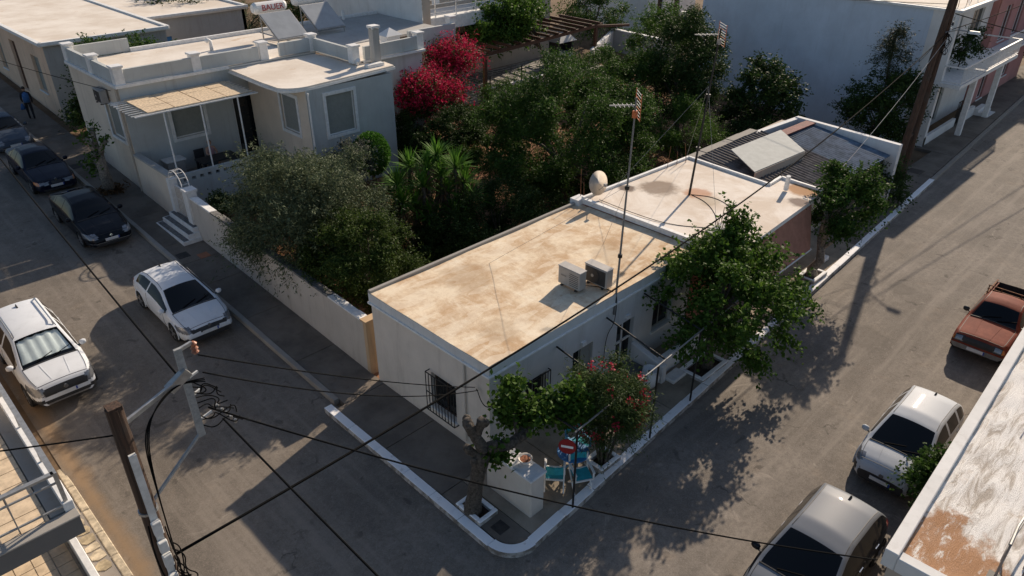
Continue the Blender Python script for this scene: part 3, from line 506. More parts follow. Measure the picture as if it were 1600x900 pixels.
MB().tube([(25.2, 39.4, zc), (25.2, 39.4, zc+.6)], .09, 8).build('flue', 'white_trim', h2)
# porch: floor, street wall, pierced front wall
MB().box(ax0+.05, 15.75, 30.75, 33.48, .8, 1.52).build('porch_floor', 'porch_tile', h2)
MB().box(10.0, 10.22, 30.0, 33.45, .6, 2.75).build('street_wall', 'wall_house2_bounce_tint', h2); MB().box(9.97, 10.26, 29.95, 33.4, 2.75, 2.83).build('wall_coping', 'wall_grey', h2)
hol = [(10.9+i*.36, 11.08+i*.36, 2.05, 2.2) for i in range(13)]
m = MB(); facade(m, 'y', 30.72, 10.25, 15.75, .8, 2.38, hol, -1, .16); facade(m, 'y', 30.88, 10.25, 15.75, .8, 2.38, hol, 1, 0); m.add([(10.25, 30.72, 2.38), (15.75, 30.72, 2.38), (15.75, 30.88, 2.38), (10.25, 30.88, 2.38)], [(0, 1, 2, 3)]); m.build('porch_wall', 'wall_house2', h2)
for k, x in enumerate((10.75, 12.3, 13.95)): MB().tube([(x, 30.8, 2.35), (x, 30.8, 5.12)], .035, 8).build('porch_post', 'white_paint', h2)
pf = MB()
for yy in (30.75, 33.35): pf.bar((9.6, yy, 5.12), (14.9, yy, 5.12), .05)
pf = pf.build('porch_frame', 'white_paint', h2)
for k in range(9): MB().bar((9.5, 30.85+k*.31, 5.15), (14.85, 30.85+k*.31, 5.15), .03).build('frame_bar', 'white_paint', pf)
for i in range(4):
    for j in range(3):
        x = 10.15+i*1.13; y = 30.82+j*.84; dz = rnd.uniform(-.01, .02)
        MB().hexa([(x, y, 5.175), (x+1.08, y, 5.175+dz), (x+1.08, y+.8, 5.185), (x, y+.8, 5.175+dz)], [(x, y, 5.205), (x+1.08, y, 5.205+dz), (x+1.08, y+.8, 5.215), (x, y+.8, 5.205+dz)]).build('reed_panel', 'reed', h2)
# wall air conditioner on the street side
def ac_unit(name, label, c, ax, fan=True, s=1., group=None):
    x, y, z = c; t = thing(name, label, 'air conditioner', c, group); L, D, H_ = .82*s, .3*s, .56*s
    m = MB(); m.box(x-D/2, x+D/2, y-L/2, y+L/2, z+.05, z+.05+H_); b = m.build('casing', 'plastic_grey', t, bevel=.02)
    m = MB(); m.box(x-D/2-.01, x+D/2+.01, y-L/2-.01, y+L/2+.01, z+.05+H_, z+.075+H_); m.build('lid', 'plastic_grey', t, bevel=.008)
    if fan:
        MB().box(x-D/2-.007, x-D/2+.004, y-L/2+.05, y+L/2-.05, z+.1, z+.01+H_).build('coil_panel', 'plastic_dark', b)
        m = MB().lathe((x-D/2-.012, y+.1, z+.05+H_/2), [(H_*.43, -.006), (H_*.43, .008)], 20, 'x'); g_ = m.build('fan_grille', 'plastic_dark', b)
        m = MB()
        for k in range(4): m.lathe((x-D/2-.02, y+.1, z+.05+H_/2), [(H_*(.1+.1*k)+.008, -.004), (H_*(.1+.1*k), -.004), (H_*(.1+.1*k), .004)], 20, 'x')
        MB().lathe((x-D/2-.024, y+.1, z+.05+H_/2), [(.05, -.004), (.05, .008)], 10, 'x').build('fan_hub', 'plastic_grey', b)
    else:
        for k in range(7): MB().box(x-D/2-.006, x-D/2+.004, y-L/2+.06, y-.02, z+.13+k*.06, z+.145+k*.06).build('louvre', 'plastic_dark', b)
        MB().box(x-D/2-.008, x-D/2+.004, y+.1, y+.3, z+.34, z+.38).build('badge', 'grey_steel', b)
    for k in (-1, 1): MB().box(x-D/2-.02, x+D/2+.02, y+k*L*.32-.03, y+k*L*.32+.03, z, z+.05).build('foot', 'plastic_dark', t)
    return t
ac_unit('air_conditioner', 'air conditioner on the street wall of the porch house, above its window', (9.88, 35.3, 4.72), 'x', True, 1., 'air conditioners')
MB().tube([(10.02, 33.62, 5.6), (10.02, 33.62, 1.0)], .05, 8).build('downpipe', 'wall_beige', h2)
# solar water heaters on that roof
for (x, y, lab, txt) in ((18.9, 36.4, 'solar water heater with a white lettered tank on the porch house roof, left', True), (21.7, 37.2, 'solar water heater on the porch house roof, right of the lettered one', False)):
    t = thing('solar_water_heater', lab, 'solar heater', (x, y, zc+.05), 'solar water heaters on the roof'); z = zc+.06
    a = [(x-.1, y-.8, z+.25), (x+1.7, y-.75, z+.25), (x+1.6, y+.7, z+1.35), (x-.2, y+.65, z+1.35)]
    MB().hexa(a, [(p[0]-.03, p[1]-.06, p[2]+.09) for p in a]).build('frame', 'galvanised', t)
    for q in (0,):
        u0, u1 = .02, .98; A0 = Vector(a[0]).lerp(Vector(a[1]), u0); A1 = Vector(a[0]).lerp(Vector(a[1]), u1); B1 = Vector(a[3]).lerp(Vector(a[2]), u1); B0 = Vector(a[3]).lerp(Vector(a[2]), u0); off = Vector((-.035, -.07, .098))
        lo = [A0.lerp(B0, .03)+off, A1.lerp(B1, .03)+off, A1.lerp(B1, .97)+off, A0.lerp(B0, .97)+off]; MB().hexa(lo, [p+Vector((0, -.005, .008)) for p in lo]).build('collector_panel', 'solar_glass', t)
    m = MB()
    for p, q in (((x-.05, y-.72), .25), ((x+1.65, y-.68), .25), ((x+1.55, y+.65), 1.32), ((x-.15, y+.6), 1.32)): m.bar((*p, z), (*p, z+q), .05)
    m.bar((x-.05, y-.72, z+.02), (x-.15, y+.6, z+.02), .05); m.bar((x+1.65, y-.68, z+.02), (x+1.55, y+.65, z+.02), .05); m.bar((x-.05, y-.72, z+.03), (x+1.65, y-.68, z+.03), .05); m.build('stand', 'galvanised', t)
    tk = MB().tube([(x-.25, y+1.15, z+1.6), (x-.1, y+1.15, z+1.6), (x+1.5, y+1.2, z+1.6), (x+1.65, y+1.2, z+1.6)], [.2, .29, .29, .2], 18).build('tank', 'white_paint', t, smooth=False)
    if txt:
        cu = bpy.data.curves.new('tank_lettering', 'FONT'); cu.body = 'BAUER'; cu.size = .42; cu.extrude = .006; cu.align_x = 'CENTER'; cu.align_y = 'CENTER'; to = bpy.data.objects.new('tank_lettering', cu); col.objects.link(to)
        bpy.context.view_layer.update(); me = bpy.data.meshes.new_from_object(to); bpy.data.objects.remove(to)
        o = bpy.data.objects.new('tank_lettering', me); col.objects.link(o); me.materials.append(M['letter_red']); o.parent = tk
        o.location = Vector((x+.78, y+1.18-.30, z+1.62))-Vector(t['_org']); o.rotation_euler = (R(80), 0, R(2)); o['_org'] = t['_org']
# gate, gate pillar, arch, steps, garden wall
gw = thing('garden_wall', 'long grey plastered garden wall along the left pavement', 'wall', (10.1, 22, .3))
def gtop(y): return 1.95+(y-16)*.036
yw = [16.3, 18.4, 21.0, 23.6, 26.0, 28.0]
for i in range(5):
    a, b = yw[i], yw[i+1]; MB().hexa([(9.97, a, zg(a)-.1), (10.2, a, zg(a)-.1), (10.2, b, zg(b)-.1), (9.97, b, zg(b)-.1)], [(9.97, a, gtop(a)), (10.2, a, gtop(a)), (10.2, b, gtop(b)), (9.97, b, gtop(b))]).build('wall_panel', 'wall_garden', gw)
yy = 16.43
while yy < 27.9:
    L = rnd.uniform(.35, .8); b = min(yy+L, 27.95); ww = rnd.uniform(.0, .05); t = gtop(yy)
    MB().hexa([(9.955, yy, t+.002), (10.24+ww, yy, t+.002), (10.24+ww, b-.015, gtop(b)+.002), (9.955, b-.015, gtop(b)+.002)], [(9.955, yy, t+.05+ww), (10.24+ww, yy, t+.05), (10.24+ww, b-.015, gtop(b)+.05), (9.955, b-.015, gtop(b)+.05+ww)]).build('coping_stone', 'stone_grey' if 18 < yy < 26.2 else 'white_trim', gw, bevel=.012); yy = b
MB().box(9.96, 10.62, 16.14, 16.3, -.05, 2.0).build('end_pier', 'wall_ochre', gw); MB().box(9.94, 10.64, 16.12, 16.42, 2.0, 2.06).build('pier_cap', 'wall_ochre', gw)
MB().box(9.9, 10.3, 28.0, 28.42, .6, 2.62).build('gate_pillar', 'white_paint', gw); MB().box(9.86, 10.34, 27.96, 28.46, 2.62, 2.72).build('pillar_cap', 'white_paint', gw); MB().box(9.94, 10.26, 29.7, 30.0, .6, 2.7).build('gate_pillar', 'white_paint', gw)
gt = thing('garden_gate', 'narrow wrought metal garden gate with arch at the top of the street steps', 'gate', (10.1, 29.05, 1.1))
m = MB()
for z in (1.25, 1.9, 2.5): m.bar((10.1, 28.45, z), (10.1, 29.67, z), .03)
m.build('gate_frame', 'white_paint', gt); MB().box(10.09, 10.11, 28.46, 29.66, 1.2, 2.4).build('gate_panel', 'wall_beige', gt)
for k in range(9): MB().bar((10.07, 28.5+k*.14, 1.2), (10.07, 28.5+k*.14, 2.5), .018).build('gate_bar', 'white_paint', gt)
for x in (9.95, 10.25): MB().tube([(x, 29.05-.62*math.cos(t), 2.65+.62*math.sin(t)) for t in np.linspace(0, math.pi, 13)], .02, 6).build('arch', 'white_paint', gt)
for t in np.linspace(.3, math.pi-.3, 7): MB().bar((9.95, 29.05-.62*math.cos(t), 2.65+.62*math.sin(t)), (10.25, 29.05-.62*math.cos(t), 2.65+.62*math.sin(t)), .018).build('arch_rung', 'white_paint', gt)
st = thing('street_steps', 'three grey slate steps with white edges leading up to the garden gate', 'steps', (9.6, 28.8, .7))
for k in range(3):
    x0 = 9.2+k*.27; z = .62+.07+.19*(k+1); MB().box(x0, 9.965, 27.55+k*.1, 30.2-k*.1, .5, z).build('step', 'white_trim', st)
    nn = 5
    for q in range(nn):
        a = 27.6+k*.1+q*(2.55-k*.2)/nn; MB().box(x0+.05, x0+.26, a+.015, a+(2.55-k*.2)/nn-.015, z-.01, z+.012).build('slate', 'stone_grey', st)
# ================================================================== houses beyond on the left
hl = thing('peach_house', 'old peach house with white flat roof at the top of the left street', 'house', (13, 52, 1.5))
m = MB(); hs = [(46.9, 48.3, 2.7, 4.65), (51.0, 52.2, 2.0, 4.9), (54.5, 55.6, 2.7, 4.6)]; facade(m, 'x', 10.55, 45.3, 62, 1.2, 5.5, hs, -1, .22); m.build('wall', 'wall_peach', hl)
m = MB(); facade(m, 'y', 45.3, 10.55, 17.0, 1.2, 5.5, [], -1); facade(m, 'x', 17.0, 45.3, 62, 1.2, 5.5, [], 1); m.build('wall', 'wall_grey', hl)
MB().box(10.35, 17.2, 45.1, 62.2, 5.5, 5.62).build('roof', 'roof_house2', hl); m = MB()
for a, b in (((10.42, 45.17), (17.13, 45.17)), ((10.42, 45.17), (10.42, 62.1)), ((17.13, 45.17), (17.13, 62.1))): m.bar((*a, 5.63), (*b, 5.63), .22, .16)
m.build('roof_rim', 'white_trim', hl)
for i, h in enumerate(hs): window(hl, 'x', 10.55, -1, h, .18, None, 'grey_shutter' if i != 1 else 'brown_wood', 'brown_wood' if i == 1 else 'grey_shutter', 1 if i != 1 else 0, i != 1)
hk = thing('back_house', 'low house with pale roof and blue door half hidden behind the peach house', 'house', (21, 50, 1.8))
m = MB(); facade(m, 'y', 50.3, 17.2, 24.4, 1.2, 5.2, [(18.3, 19.2, 1.9, 4.1)], -1, .15); m.box(24.2, 24.4, 50.3, 60, 1.2, 5.2); m.build('wall', 'wall_grey', hk)
MB().box(17.2, 24.6, 50.1, 60, 5.2, 5.34).build('roof', 'roof_house2', hk); m = MB(); m.bar((17.25, 50.15, 5.38), (24.6, 50.15, 5.38), .2, .14); m.bar((24.5, 50.15, 5.38), (24.5, 60, 5.38), .2, .14); m.build('roof_rim', 'white_trim', hk)
abox(MB(), 'y', 50.3, -1, -.12, -.08, 18.3, 19.2, 1.9, 4.1).build('door', 'blue_paint', hk)
# ================================================================== two storey house behind the bay, terrace, pergola
hu = thing('upper_house', 'tall house behind with white side wall, beige front and railed balcony', 'house', (32, 39, 1))
m = MB(); facade(m, 'x', 27.9, 35.3, 46, .9, 10, [], -1); m.build('wall', 'wall_white', hu)
uw = [(29.8, 31.2, 6.0, 8.2), (34.5, 36.2, 6.0, 8.2), (29.6, 30.6, 1.9, 3.5), (33.1, 34.1, 1.25, 3.6), (36.0, 37.4, 2.2, 3.5)]
m = MB(); facade(m, 'y', 38.6, 27.92, 42.5, .9, 10, uw, -1, .2); facade(m, 'y', 35.3, 27.92, 28.5, .9, 10, [], -1); m.build('wall', 'wall_beige', hu)
for i, h in enumerate(uw): window(hu, 'y', 38.6, -1, h, .15, 'white_trim' if i > 1 else None, 'dark_pane' if i != 3 else 'grey_shutter', 'white_paint', 1 if i != 3 else 0, i > 1)
for x in (29.15, 31.25): MB().box(x, x+.62, 38.5, 38.56, 6.0, 8.2).build('shutter', 'white_paint', hu)
MB().box(24.6, 36.5, 36.2, 38.58, 5.55, 5.75).build('balcony_slab', 'white_trim', hu); MB().box(24.5, 36.5, 36.1, 36.25, 5.0, 5.74).build('balcony_beam', 'white_trim', hu)
rl = MB()
for z in (6.0, 6.25, 6.5, 6.75): rl.bar((28.0, 36.25, z), (36.4, 36.25, z), .035)
rl = rl.build('balcony_railing', 'white_paint', hu)
for k in range(6): MB().bar((28.0+k*1.65, 36.25, 5.75), (28.0+k*1.65, 36.25, 6.77), .05).build('rail_post', 'white_paint', hu)
MB().box(24.5, 27.7, 32.2, 32.4, 5.2, 6.2).build('parapet', 'wall_house2', hu)
MB().box(26.5, 27.7, 32.4, 38.0, .9, 5.2).build('passage_wall', 'wall_house2_bounce_tint', hu)
hw = thing('white_outhouse', 'small white flat roofed house with dark window far behind the pergola', 'house', (56, 42, 1))
m = MB(); oh = [(59.5, 60.5, 3.2, 5.0)]; facade(m, 'x', 54.2, 38.2, 46, .8, 5.4, [], -1); facade(m, 'y', 38.2, 54.2, 61.5, .8, 5.4, [(55.6, 56.4, 2.4, 4.9), (58.1, 59.0, 1.5, 4.9)], -1, .2); m.build('wall', 'wall_white', hw)
for h in ((55.6, 56.4, 2.4, 4.9), (58.1, 59.0, 1.5, 4.9)): window(hw, 'y', 38.2, -1, h, .15, None, 'dark_pane', 'brown_wood', 0, False)
MB().box(54.0, 61.7, 38.0, 46.2, 5.4, 5.6).build('roof', 'roof_house2', hw)
wf = thing('boundary_wall', 'grey rendered boundary wall beyond the pergola terrace', 'wall', (48, 34, 1))
MB().bar((47.8, 36.8, 1.5), (47.7, 31.0, 1.4), .3, 2.2).build('wall_panel', 'wall_grey', wf); MB().bar((42.2, 34.2, 1.3), (47.8, 36.8, 1.5), .3, 2.0).build('wall_panel', 'wall_white', wf); MB().bar((47.8, 36.8, 2.62), (47.7, 31.0, 2.52), .36, .08).build('wall_coping', 'white_trim', wf)
wf2 = thing('yard_wall', 'low grey wall by the parked car far behind the tall trees', 'wall', (60, 31, 1)); MB().bar((56, 36, 1.8), (60, 27.2, 1.6), .3, 2.4).build('wall_panel', 'wall_grey', wf2); MB().bar((56, 36, 3.03), (60, 27.2, 2.83), .36, .06).build('wall_coping', 'white_trim', wf2)
# terrace with crazy paving
te = thing('raised_terrace', 'raised terrace of dark crazy paving with white retaining wall under the brown pergola', 'terrace', (36, 35, .9))
MB().box(27.6, 43.0, 33.4, 38.5, .7, 1.12).build('terrace_base', 'mortar', te); MB().box(31.0, 37.5, 33.15, 33.4, .5, 1.75).build('retaining_wall', 'white_trim', te)
m = MB()
for i in range(34):
    for j in range(11):
        cx, cy = 27.8+i*.45+rnd.uniform(-.06, .06), 33.7+j*.44+rnd.uniform(-.06, .06); n = rnd.choice((5, 6)); r0 = rnd.uniform(.17, .235); a0 = rnd.random()*6
        m.prism([(cx+r0*rnd.uniform(.8, 1.15)*math.cos(a0+2*math.pi*k/n), cy+r0*rnd.uniform(.8, 1.15)*math.sin(a0+2*math.pi*k/n)) for k in range(n)], 1.1, 1.135)
m.build('paving_stones', 'stone_grey', te, kind='stuff')
pg = thing('brown_pergola', 'brown timber pergola over the terrace behind the bougainvillea', 'pergola', (35, 34, 1.1))
pA, pB = (31.1, 33.5), (43.0, 34.6); zt = 3.75
for p in (pA, pB, (31.6, 37.9)): MB().bar((*p, 1.1), (*p, zt-.1), .2).build('post', 'brown_wood', pg)
MB().bar((29.2, 33.35, zt), (43.8, 34.7, zt), .12, .22).build('beam', 'brown_wood', pg); MB().bar((29.8, 37.9, zt), (43.4, 38.3, zt), .12, .22).build('beam', 'brown_wood', pg); MB().bar((42.9, 34.6, zt-.01), (46.5, 34.3, zt-.35), .12, .18).build('beam', 'brown_wood', pg)
for k in range(15):
    x = 29.4+k*.98; MB().bar((x, 33.1+.0925*(x-29.4), zt+.2), (x+.25, 38.5, zt+.2), .09, .16).build('slat', 'brown_wood', pg)
bq_ = thing('barbecue', 'outdoor barbecue with metal hood and dark open hearth on the terrace', 'barbecue', (41.5, 36.5, 1.1))
MB().box(40.6, 42.2, 36.0, 36.9, 1.1, 1.9).build('base', 'wall_white', bq_); m = MB(); m.box(40.6, 40.75, 36.0, 36.9, 1.9, 2.7); m.box(42.05, 42.2, 36.0, 36.9, 1.9, 2.7); m.box(40.6, 42.2, 36.8, 36.9, 1.9, 2.7); m.build('hearth', 'plastic_dark', bq_)
MB().hexa([(40.5, 35.8, 2.7), (42.4, 35.8, 2.7), (42.4, 36.95, 2.7), (40.5, 36.95, 2.7)], [(41.2, 36.3, 3.35), (41.7, 36.3, 3.35), (41.7, 36.7, 3.35), (41.2, 36.7, 3.35)]).build('hood', 'galvanised', bq_)
MB().bar((30.95, 32.9, 1.0), (30.95, 32.9, 2.6), .06).build('railing_post', 'black_metal', te); MB().bar((34.0, 33.2, 1.0), (34.0, 33.2, 2.7), .06).build('railing_post', 'black_metal', te)
# ================================================================== balcony house, bottom left
ht = thing('balcony_house', 'railed upper terrace of the house at the near left corner', 'house', (-2, 17, 0))
tz = 3.0
MB().box(-7, 1.22, 13.05, 24, tz-.45, tz-.02).build('balcony_slab', 'concrete_dark', ht)
for i in range(4):
    for j in range(14):
        x = .78-i*.5; y = 13.32+j*.5
        MB().box(x-.485, x-.005, y+.005, y+.485, tz-.02, tz).build('tile', 'tile_terrace', ht)
m = MB(); m.box(.8, 1.2, 13.35, 24, tz-.02, tz+.02); m.build('gutter_strip', 'concrete', ht)
m = MB(); m.box(1.06, 1.24, 13.3, 24, tz-.02, tz+.22); m.build('upstand', 'white_trim', ht, bevel=.01); MB().box(-7, 1.24, 13.03, 13.3, tz-.021, tz+.02).build('front_edge', 'concrete', ht, bevel=.01)
rl = MB(); rl.bar((-7, 13.36, tz+.95), (1.12, 13.36, tz+.95), .1, .05); rl.bar((1.12, 13.31, tz+.95), (1.18, 24, tz+.95), .1, .05); rl.bar((-7, 13.36, tz+.72), (1.12, 13.36, tz+.72), .035); rl.bar((-7, 13.36, tz+.14), (1.12, 13.36, tz+.14), .035)
rl.bar((1.15, 13.36, tz+.72), (1.18, 24, tz+.72), .035); rl = rl.build('railing', 'galvanised', ht)
for k in range(18): MB().bar((1.12-k*.42, 13.36, tz+.0), (1.12-k*.42, 13.36, tz+.94), .045 if k % 4 == 0 else .022).build('railing_bar', 'galvanised', rl)
for k in range(7): MB().bar((1.15, 13.38+k*1.5, tz+.22), (1.15, 13.38+k*1.5, tz+.94), .05).build('railing_post', 'galvanised', rl)
MB().box(-7, .6, 16.5, 24, -.05, tz-.45).build('wall', 'wall_beige', ht)
MB().box(-7, .1, 17.5, 24, tz, tz+3.0).build('upper_wall', 'wall_cream', ht)
yd = thing('tiled_yard', 'sunlit yellow tiled yard with low white wall below the terrace', 'yard', (0, 14, 0))
MB().box(-7, 1.05, 6, 16.5, -.05, .17).build('yard_base', 'mortar', yd)
for i in range(5):
    for j in range(14):
        x = 1.0-i*.36; y = 11.5+j*.36; MB().box(x-.35, x-.01, y+.005, y+.345, .165, .185).build('tile', 'tile_terrace', yd)
MB().box(1.06, 1.22, 5, 24, -.05, .52).build('low_wall', 'white_trim', yd, bevel=.015)
vg = MB().box(1.22, 1.74, -10, 24, -.06, .10).build('side_pavement', 'concrete'); vg['kind'] = 'structure'
yy = 11.5
while yy < 21:
    L = rnd.uniform(.26, .4); q = []
    for k in range(7):
        a = 2*math.pi*k/7+rnd.uniform(-.2, .2); q.append((1.425+.175*max(-.97, min(.97, math.cos(a)*1.25))*rnd.uniform(.85, 1.), yy+L/2+L*.48*max(-.97, min(.97, math.sin(a)*1.2))*rnd.uniform(.85, 1.)))
    MB().prism(q, .09, .118+rnd.uniform(0, .01)).build('paving_stone', rnd.choice(('stone', 'stone_pale', 'concrete')), vg); yy += L
yy = 6.
while yy < 24:
    L = rnd.uniform(.8, 1.3); MB().box(1.62, 1.8, yy, min(yy+L-.015, 24), -.06, .125+rnd.uniform(-.008, .008)).build('kerb_stone', 'stone_pale', vg, bevel=.02); yy += L
# ================================================================== limewashed roof, bottom right
hr = thing('limed_roof_house', 'near right house with rough limewashed flat roof stained brown', 'house', (18, 0, 0))
ca, sa = math.cos(.031), math.sin(.031)
def rp_(u, v): return (11.52+u*ca-v*sa, 1.72+u*sa+v*ca)
m = MB(); n1, n2 = 60, 40
for i in range(n1+1):
    for j in range(n2+1):
        u = .15+i*18/n1; v = -.2-j*11/n2; x, y = rp_(u, v); e = min(u, -v); m.v.append((x, y, 2.82+.05*math.exp(-max(0, e-.15)*3)+.012*math.sin(u*5+v*3)+.012*rnd.random()))
m.f = [(i*(n2+1)+j, i*(n2+1)+j+1, (i+1)*(n2+1)+j+1, (i+1)*(n2+1)+j) for i in range(n1) for j in range(n2)]
m.build('roof', 'roof_lime', hr, smooth=True)
def rb(u0, u1, v0, v1, z0, z1): 
    p = [rp_(u0, v0), rp_(u1, v0), rp_(u1, v1), rp_(u0, v1)]; return [(*q, z0) for q in p], [(*q, z1) for q in p]
MB().hexa(*rb(0, 18, -.24, 0, 2.58, 3.0)).build('parapet', 'wall_white', hr, bevel=.015); MB().hexa(*rb(0, .24, -12, -.243, 2.58, 2.92)).build('parapet', 'wall_white', hr, bevel=.015)
MB().hexa(*rb(.1, 17.9, -11.9, -.12, -.05, 2.58)).build('wall', 'wall_beige', hr)
pr_ = MB(); 
for q in ((12.35, .1), (12.45, -.25), (12.9, .12), (13.0, -.22)): pr_.tube([(*q, 2.85), (*q, 3.75)], .022, 6)
pr_ = pr_.build('stair_rail', 'grey_steel', hr)
MB().tube([(12.35, .1, 3.75), (12.9, .12, 3.75), (14.6, .05, 3.72)], .025, 6).build('rail_tube', 'grey_steel', pr_); MB().tube([(12.45, -.25, 3.75), (13.0, -.22, 3.75), (14.7, -.3, 3.72)], .025, 6).build('rail_tube', 'grey_steel', pr_); MB().tube([(12.35, .1, 3.3), (12.9, .12, 3.3), (14.6, .05, 3.3)], .02, 6).build('rail_tube', 'grey_steel', pr_); MB().tube([(12.45, -.25, 3.3), (13.0, -.22, 3.3), (14.7, -.3, 3.3)], .02, 6).build('rail_tube', 'grey_steel', pr_); MB().box(12.28, 12.5, -.02, .22, 2.83, 2.9).build('rail_plate', 'black_metal', pr_)
# ================================================================== utility pole, bottom left
up = thing('utility_pole', 'wooden utility pole with white conduit, meter boxes and steel bracket at the near left', 'utility pole', (1.58, 8.7, 0))
px, py = 1.58, 8.7
MB().tube([(px, py, -.1), (px, py, 3), (px, py, 8.0)], [.14, .125, .105], 14).build('pole', 'pole_wood', up, smooth=False)
m = MB(); m.box(px-.085, px+.085, py-.085, py+.085, 7.97, 8.03); m.build('pole_cap', 'pole_wood', up)
MB().box(px-.045, px+.045, py-.18, py-.12, 4.6, 7.3).build('conduit', 'meter_white', up)
for z, s in ((5.9, .16), (5.55, .14), (5.25, .16), (4.9, .12)): MB().box(px-.07, px+.05, py-.27, py-.19, z, z+s*1.5).build('meter_box', 'meter_white', up, bevel=.01)
for z in (6.2,): MB().lathe((px, py, z), [(.132, -.02), (.132, .02)], 14).build('strap', 'galvanised', up)
bx, by = 2.58, 8.98
MB().bar((px, py-.05, 7.72), (bx, by, 7.82), .045, .06).build('bracket_arm', 'galvanised', up); MB().bar((bx+.02, by, 6.73), (bx, by, 8.27), .1, .05, (0, 1, 0)).build('bracket_upright', 'pole_concrete', up)
MB().bar((bx, by, 6.78), (px+.1, py, 6.3), .035, .04).build('bracket_brace', 'pole_concrete', up); MB().bar((bx-.25, by-.03, 7.72), (bx+.05, by-.03, 7.9), .1, .14).build('bracket_plate', 'galvanised', up); MB().bar((bx, by, 8.24), (bx+.22, by+.06, 8.24), .04, .05).build('bracket_arm', 'galvanised', up)
MB().lathe((bx+.24, by+.06, 8.05), [(.03, 0), (.055, .03), (.03, .06), (.055, .09), (.03, .12), (.05, .17), (.02, .2)], 12).build('insulator', 'porcelain_brown', up)
for z, L in ((7.75, .2), (7.0, .25), (7.45, .18)): MB().bar((bx+.02, by, z), (bx+L, by+.05, z+.02), .03).build('insulator_pin', 'meter_white', up)
def wire(name, pts, r, mat, label, group='overhead cables'):
    m = MB().tube(pts, r, 6); tag(m.build(name, mat, smooth=True), label, 'cable', group)
def squiggle(a, b, n, amp):
    a = Vector(a); b = Vector(b); return [a.lerp(b, i/n)+Vector((rnd.uniform(-amp, amp), rnd.uniform(-amp, amp), rnd.uniform(-amp, amp)))*(1 if 0 < i < n else 0) for i in range(n+1)]
def smoothp(p, it=3):
    p = [Vector(q) for q in p]
    for _ in range(it):
        q = [p[0]]
        for i in range(len(p)-1): q += [p[i].lerp(p[i+1], .25), p[i].lerp(p[i+1], .75)]
        p = q+[p[-1]]
    return p
for k in range(9): MB().tube(smoothp(squiggle((bx+.05, by, 7.7-.1*k), (bx+.35+.03*k, by-.15, 7.5-.09*k), 4, .16)), .009, 5).build('wire_loop', 'cable', up)
for k in range(8): MB().tube(smoothp(squiggle((px+.1, py-.15, 5.9-.15*k), (px+.2, py-.3, 4.6+.05*k), 4, .13)), .01, 5).build('wire_loop', 'cable', up)
for k in range(3): MB().tube(smoothp([(px+.13, py-.1, 5.2-.1*k), (px+.14, py-.17, 6.6), (px+.18+.03*k, py-.12, 7.5), (px+.55, py+.05, 7.75+.02*k), (bx-.1, by-.06, 7.78), (bx+.25, by, 7.65-.03*k)]), .0085, 6).build('feed_cable', 'cable', up)
MB().tube(smoothp([(px-.1, py-.2, 6.1), (px-.16, py-.28, 5.6), (px-.12, py-.3, 5.0), (px+.1, py-.3, 4.75)]), .011, 6).build('feed_cable', 'cable', up)
for k in range(5): MB().lathe((bx+.3+.05*k, by-.1, 7.15-.1*k), [(.02, 0), (.025, .03), (.02, .06)], 8).build('clamp', 'galvanised', up)
# second pole: timber A-frame on the right street
ap = thing('a_frame_pole', 'twin legged brown timber utility pole on the right hand pavement', 'utility pole', (38.1, 10.8, 0))
T = Vector((39.3, 10.9, 10.8))
for b, off in (((37.75, 10.95, -.1), -.1), ((38.65, 10.85, -.1), .1)): MB().tube([b, Vector(b).lerp(T+Vector((off*1.5, 0, 0)), .5), T+Vector((off, 0, 0))], [.17, .15, .12], 12).build('leg', 'pole_wood', ap)
for z in (2.4, 5.2, 8.2):
    t = z/10.8; c = Vector((38.15, 10.9, 0)).lerp(Vector((39.3, 10.9, 10.8)), t); MB().bar(c-Vector((.45-.3*t, 0, 0)), c+Vector((.45-.3*t, 0, 0)), .1, .1).build('cross_brace', 'pole_wood', ap)
MB().tube([(38.9, 10.8, 7.2), (38.75, 10.3, 7.4), (38.4, 9.6, 7.45)], .03, 6).build('lamp_arm', 'galvanised', ap); MB().hexa([(38.3, 9.25, 7.38), (38.5, 9.25, 7.38), (38.5, 9.75, 7.38), (38.3, 9.75, 7.38)], [(38.34, 9.3, 7.5), (38.46, 9.3, 7.5), (38.46, 9.7, 7.5), (38.34, 9.7, 7.5)]).build('lamp_head', 'meter_white', ap)
for k in range(4): MB().lathe((38.95+.06*k, 10.65, 7.0+.25*k), [(.03, 0), (.06, .04), (.03, .08), (.06, .12), (.02, .16)], 10).build('insulator', 'meter_white' if k % 2 else 'plastic_dark', ap)
for k in range(5): MB().tube(smoothp(squiggle((38.9, 10.7, 7.2), (39.1, 10.6, 6.2), 4, .3)), .014, 5).build('wire_loop', 'cable', ap)
# overhead cables
cA = catenary((1.72, 8.66, 5.2), (38.9, 10.7, 7.25), 1.12, 40)
MB_ = MB().tube(cA, [.024]*28+[.02]*13, 7); tag(MB_.build('overhead_cable', 'cable', smooth=True), 'thick black cable from the near left pole over the tan roof to the timber pole', 'cable', 'overhead cables')
wire('overhead_cable', catenary((bx, by, 7.62), (4.6, 45, 9.0), .5), .017, 'cable', 'black cable crossing the left street from the steel bracket to the upper left')
wire('overhead_cable', catenary((bx+.3, by-.2, 7.0), (3.2, 2.5, 6.2), .05), .016, 'cable', 'black cable dropping from the steel bracket across the lower left road')
wire('overhead_cable', catenary((bx+.25, by, 8.05), (9.92, 11.25, 2.35), .12), .011, 'cable', 'upper thin wire from the steel bracket to the corner house side wall')
wire('overhead_cable', catenary((bx+.25, by, 7.75), (9.93, 11.15, 2.3), .3), .011, 'cable', 'lower thin wire from the steel bracket to the corner house side wall')
wire('overhead_cable', catenary((bx+.2, by, 7.15), (11.2, 1.74, 2.95), .35), .014, 'cable', 'thin black wire from the steel bracket past the corner tree to the limed roof house')
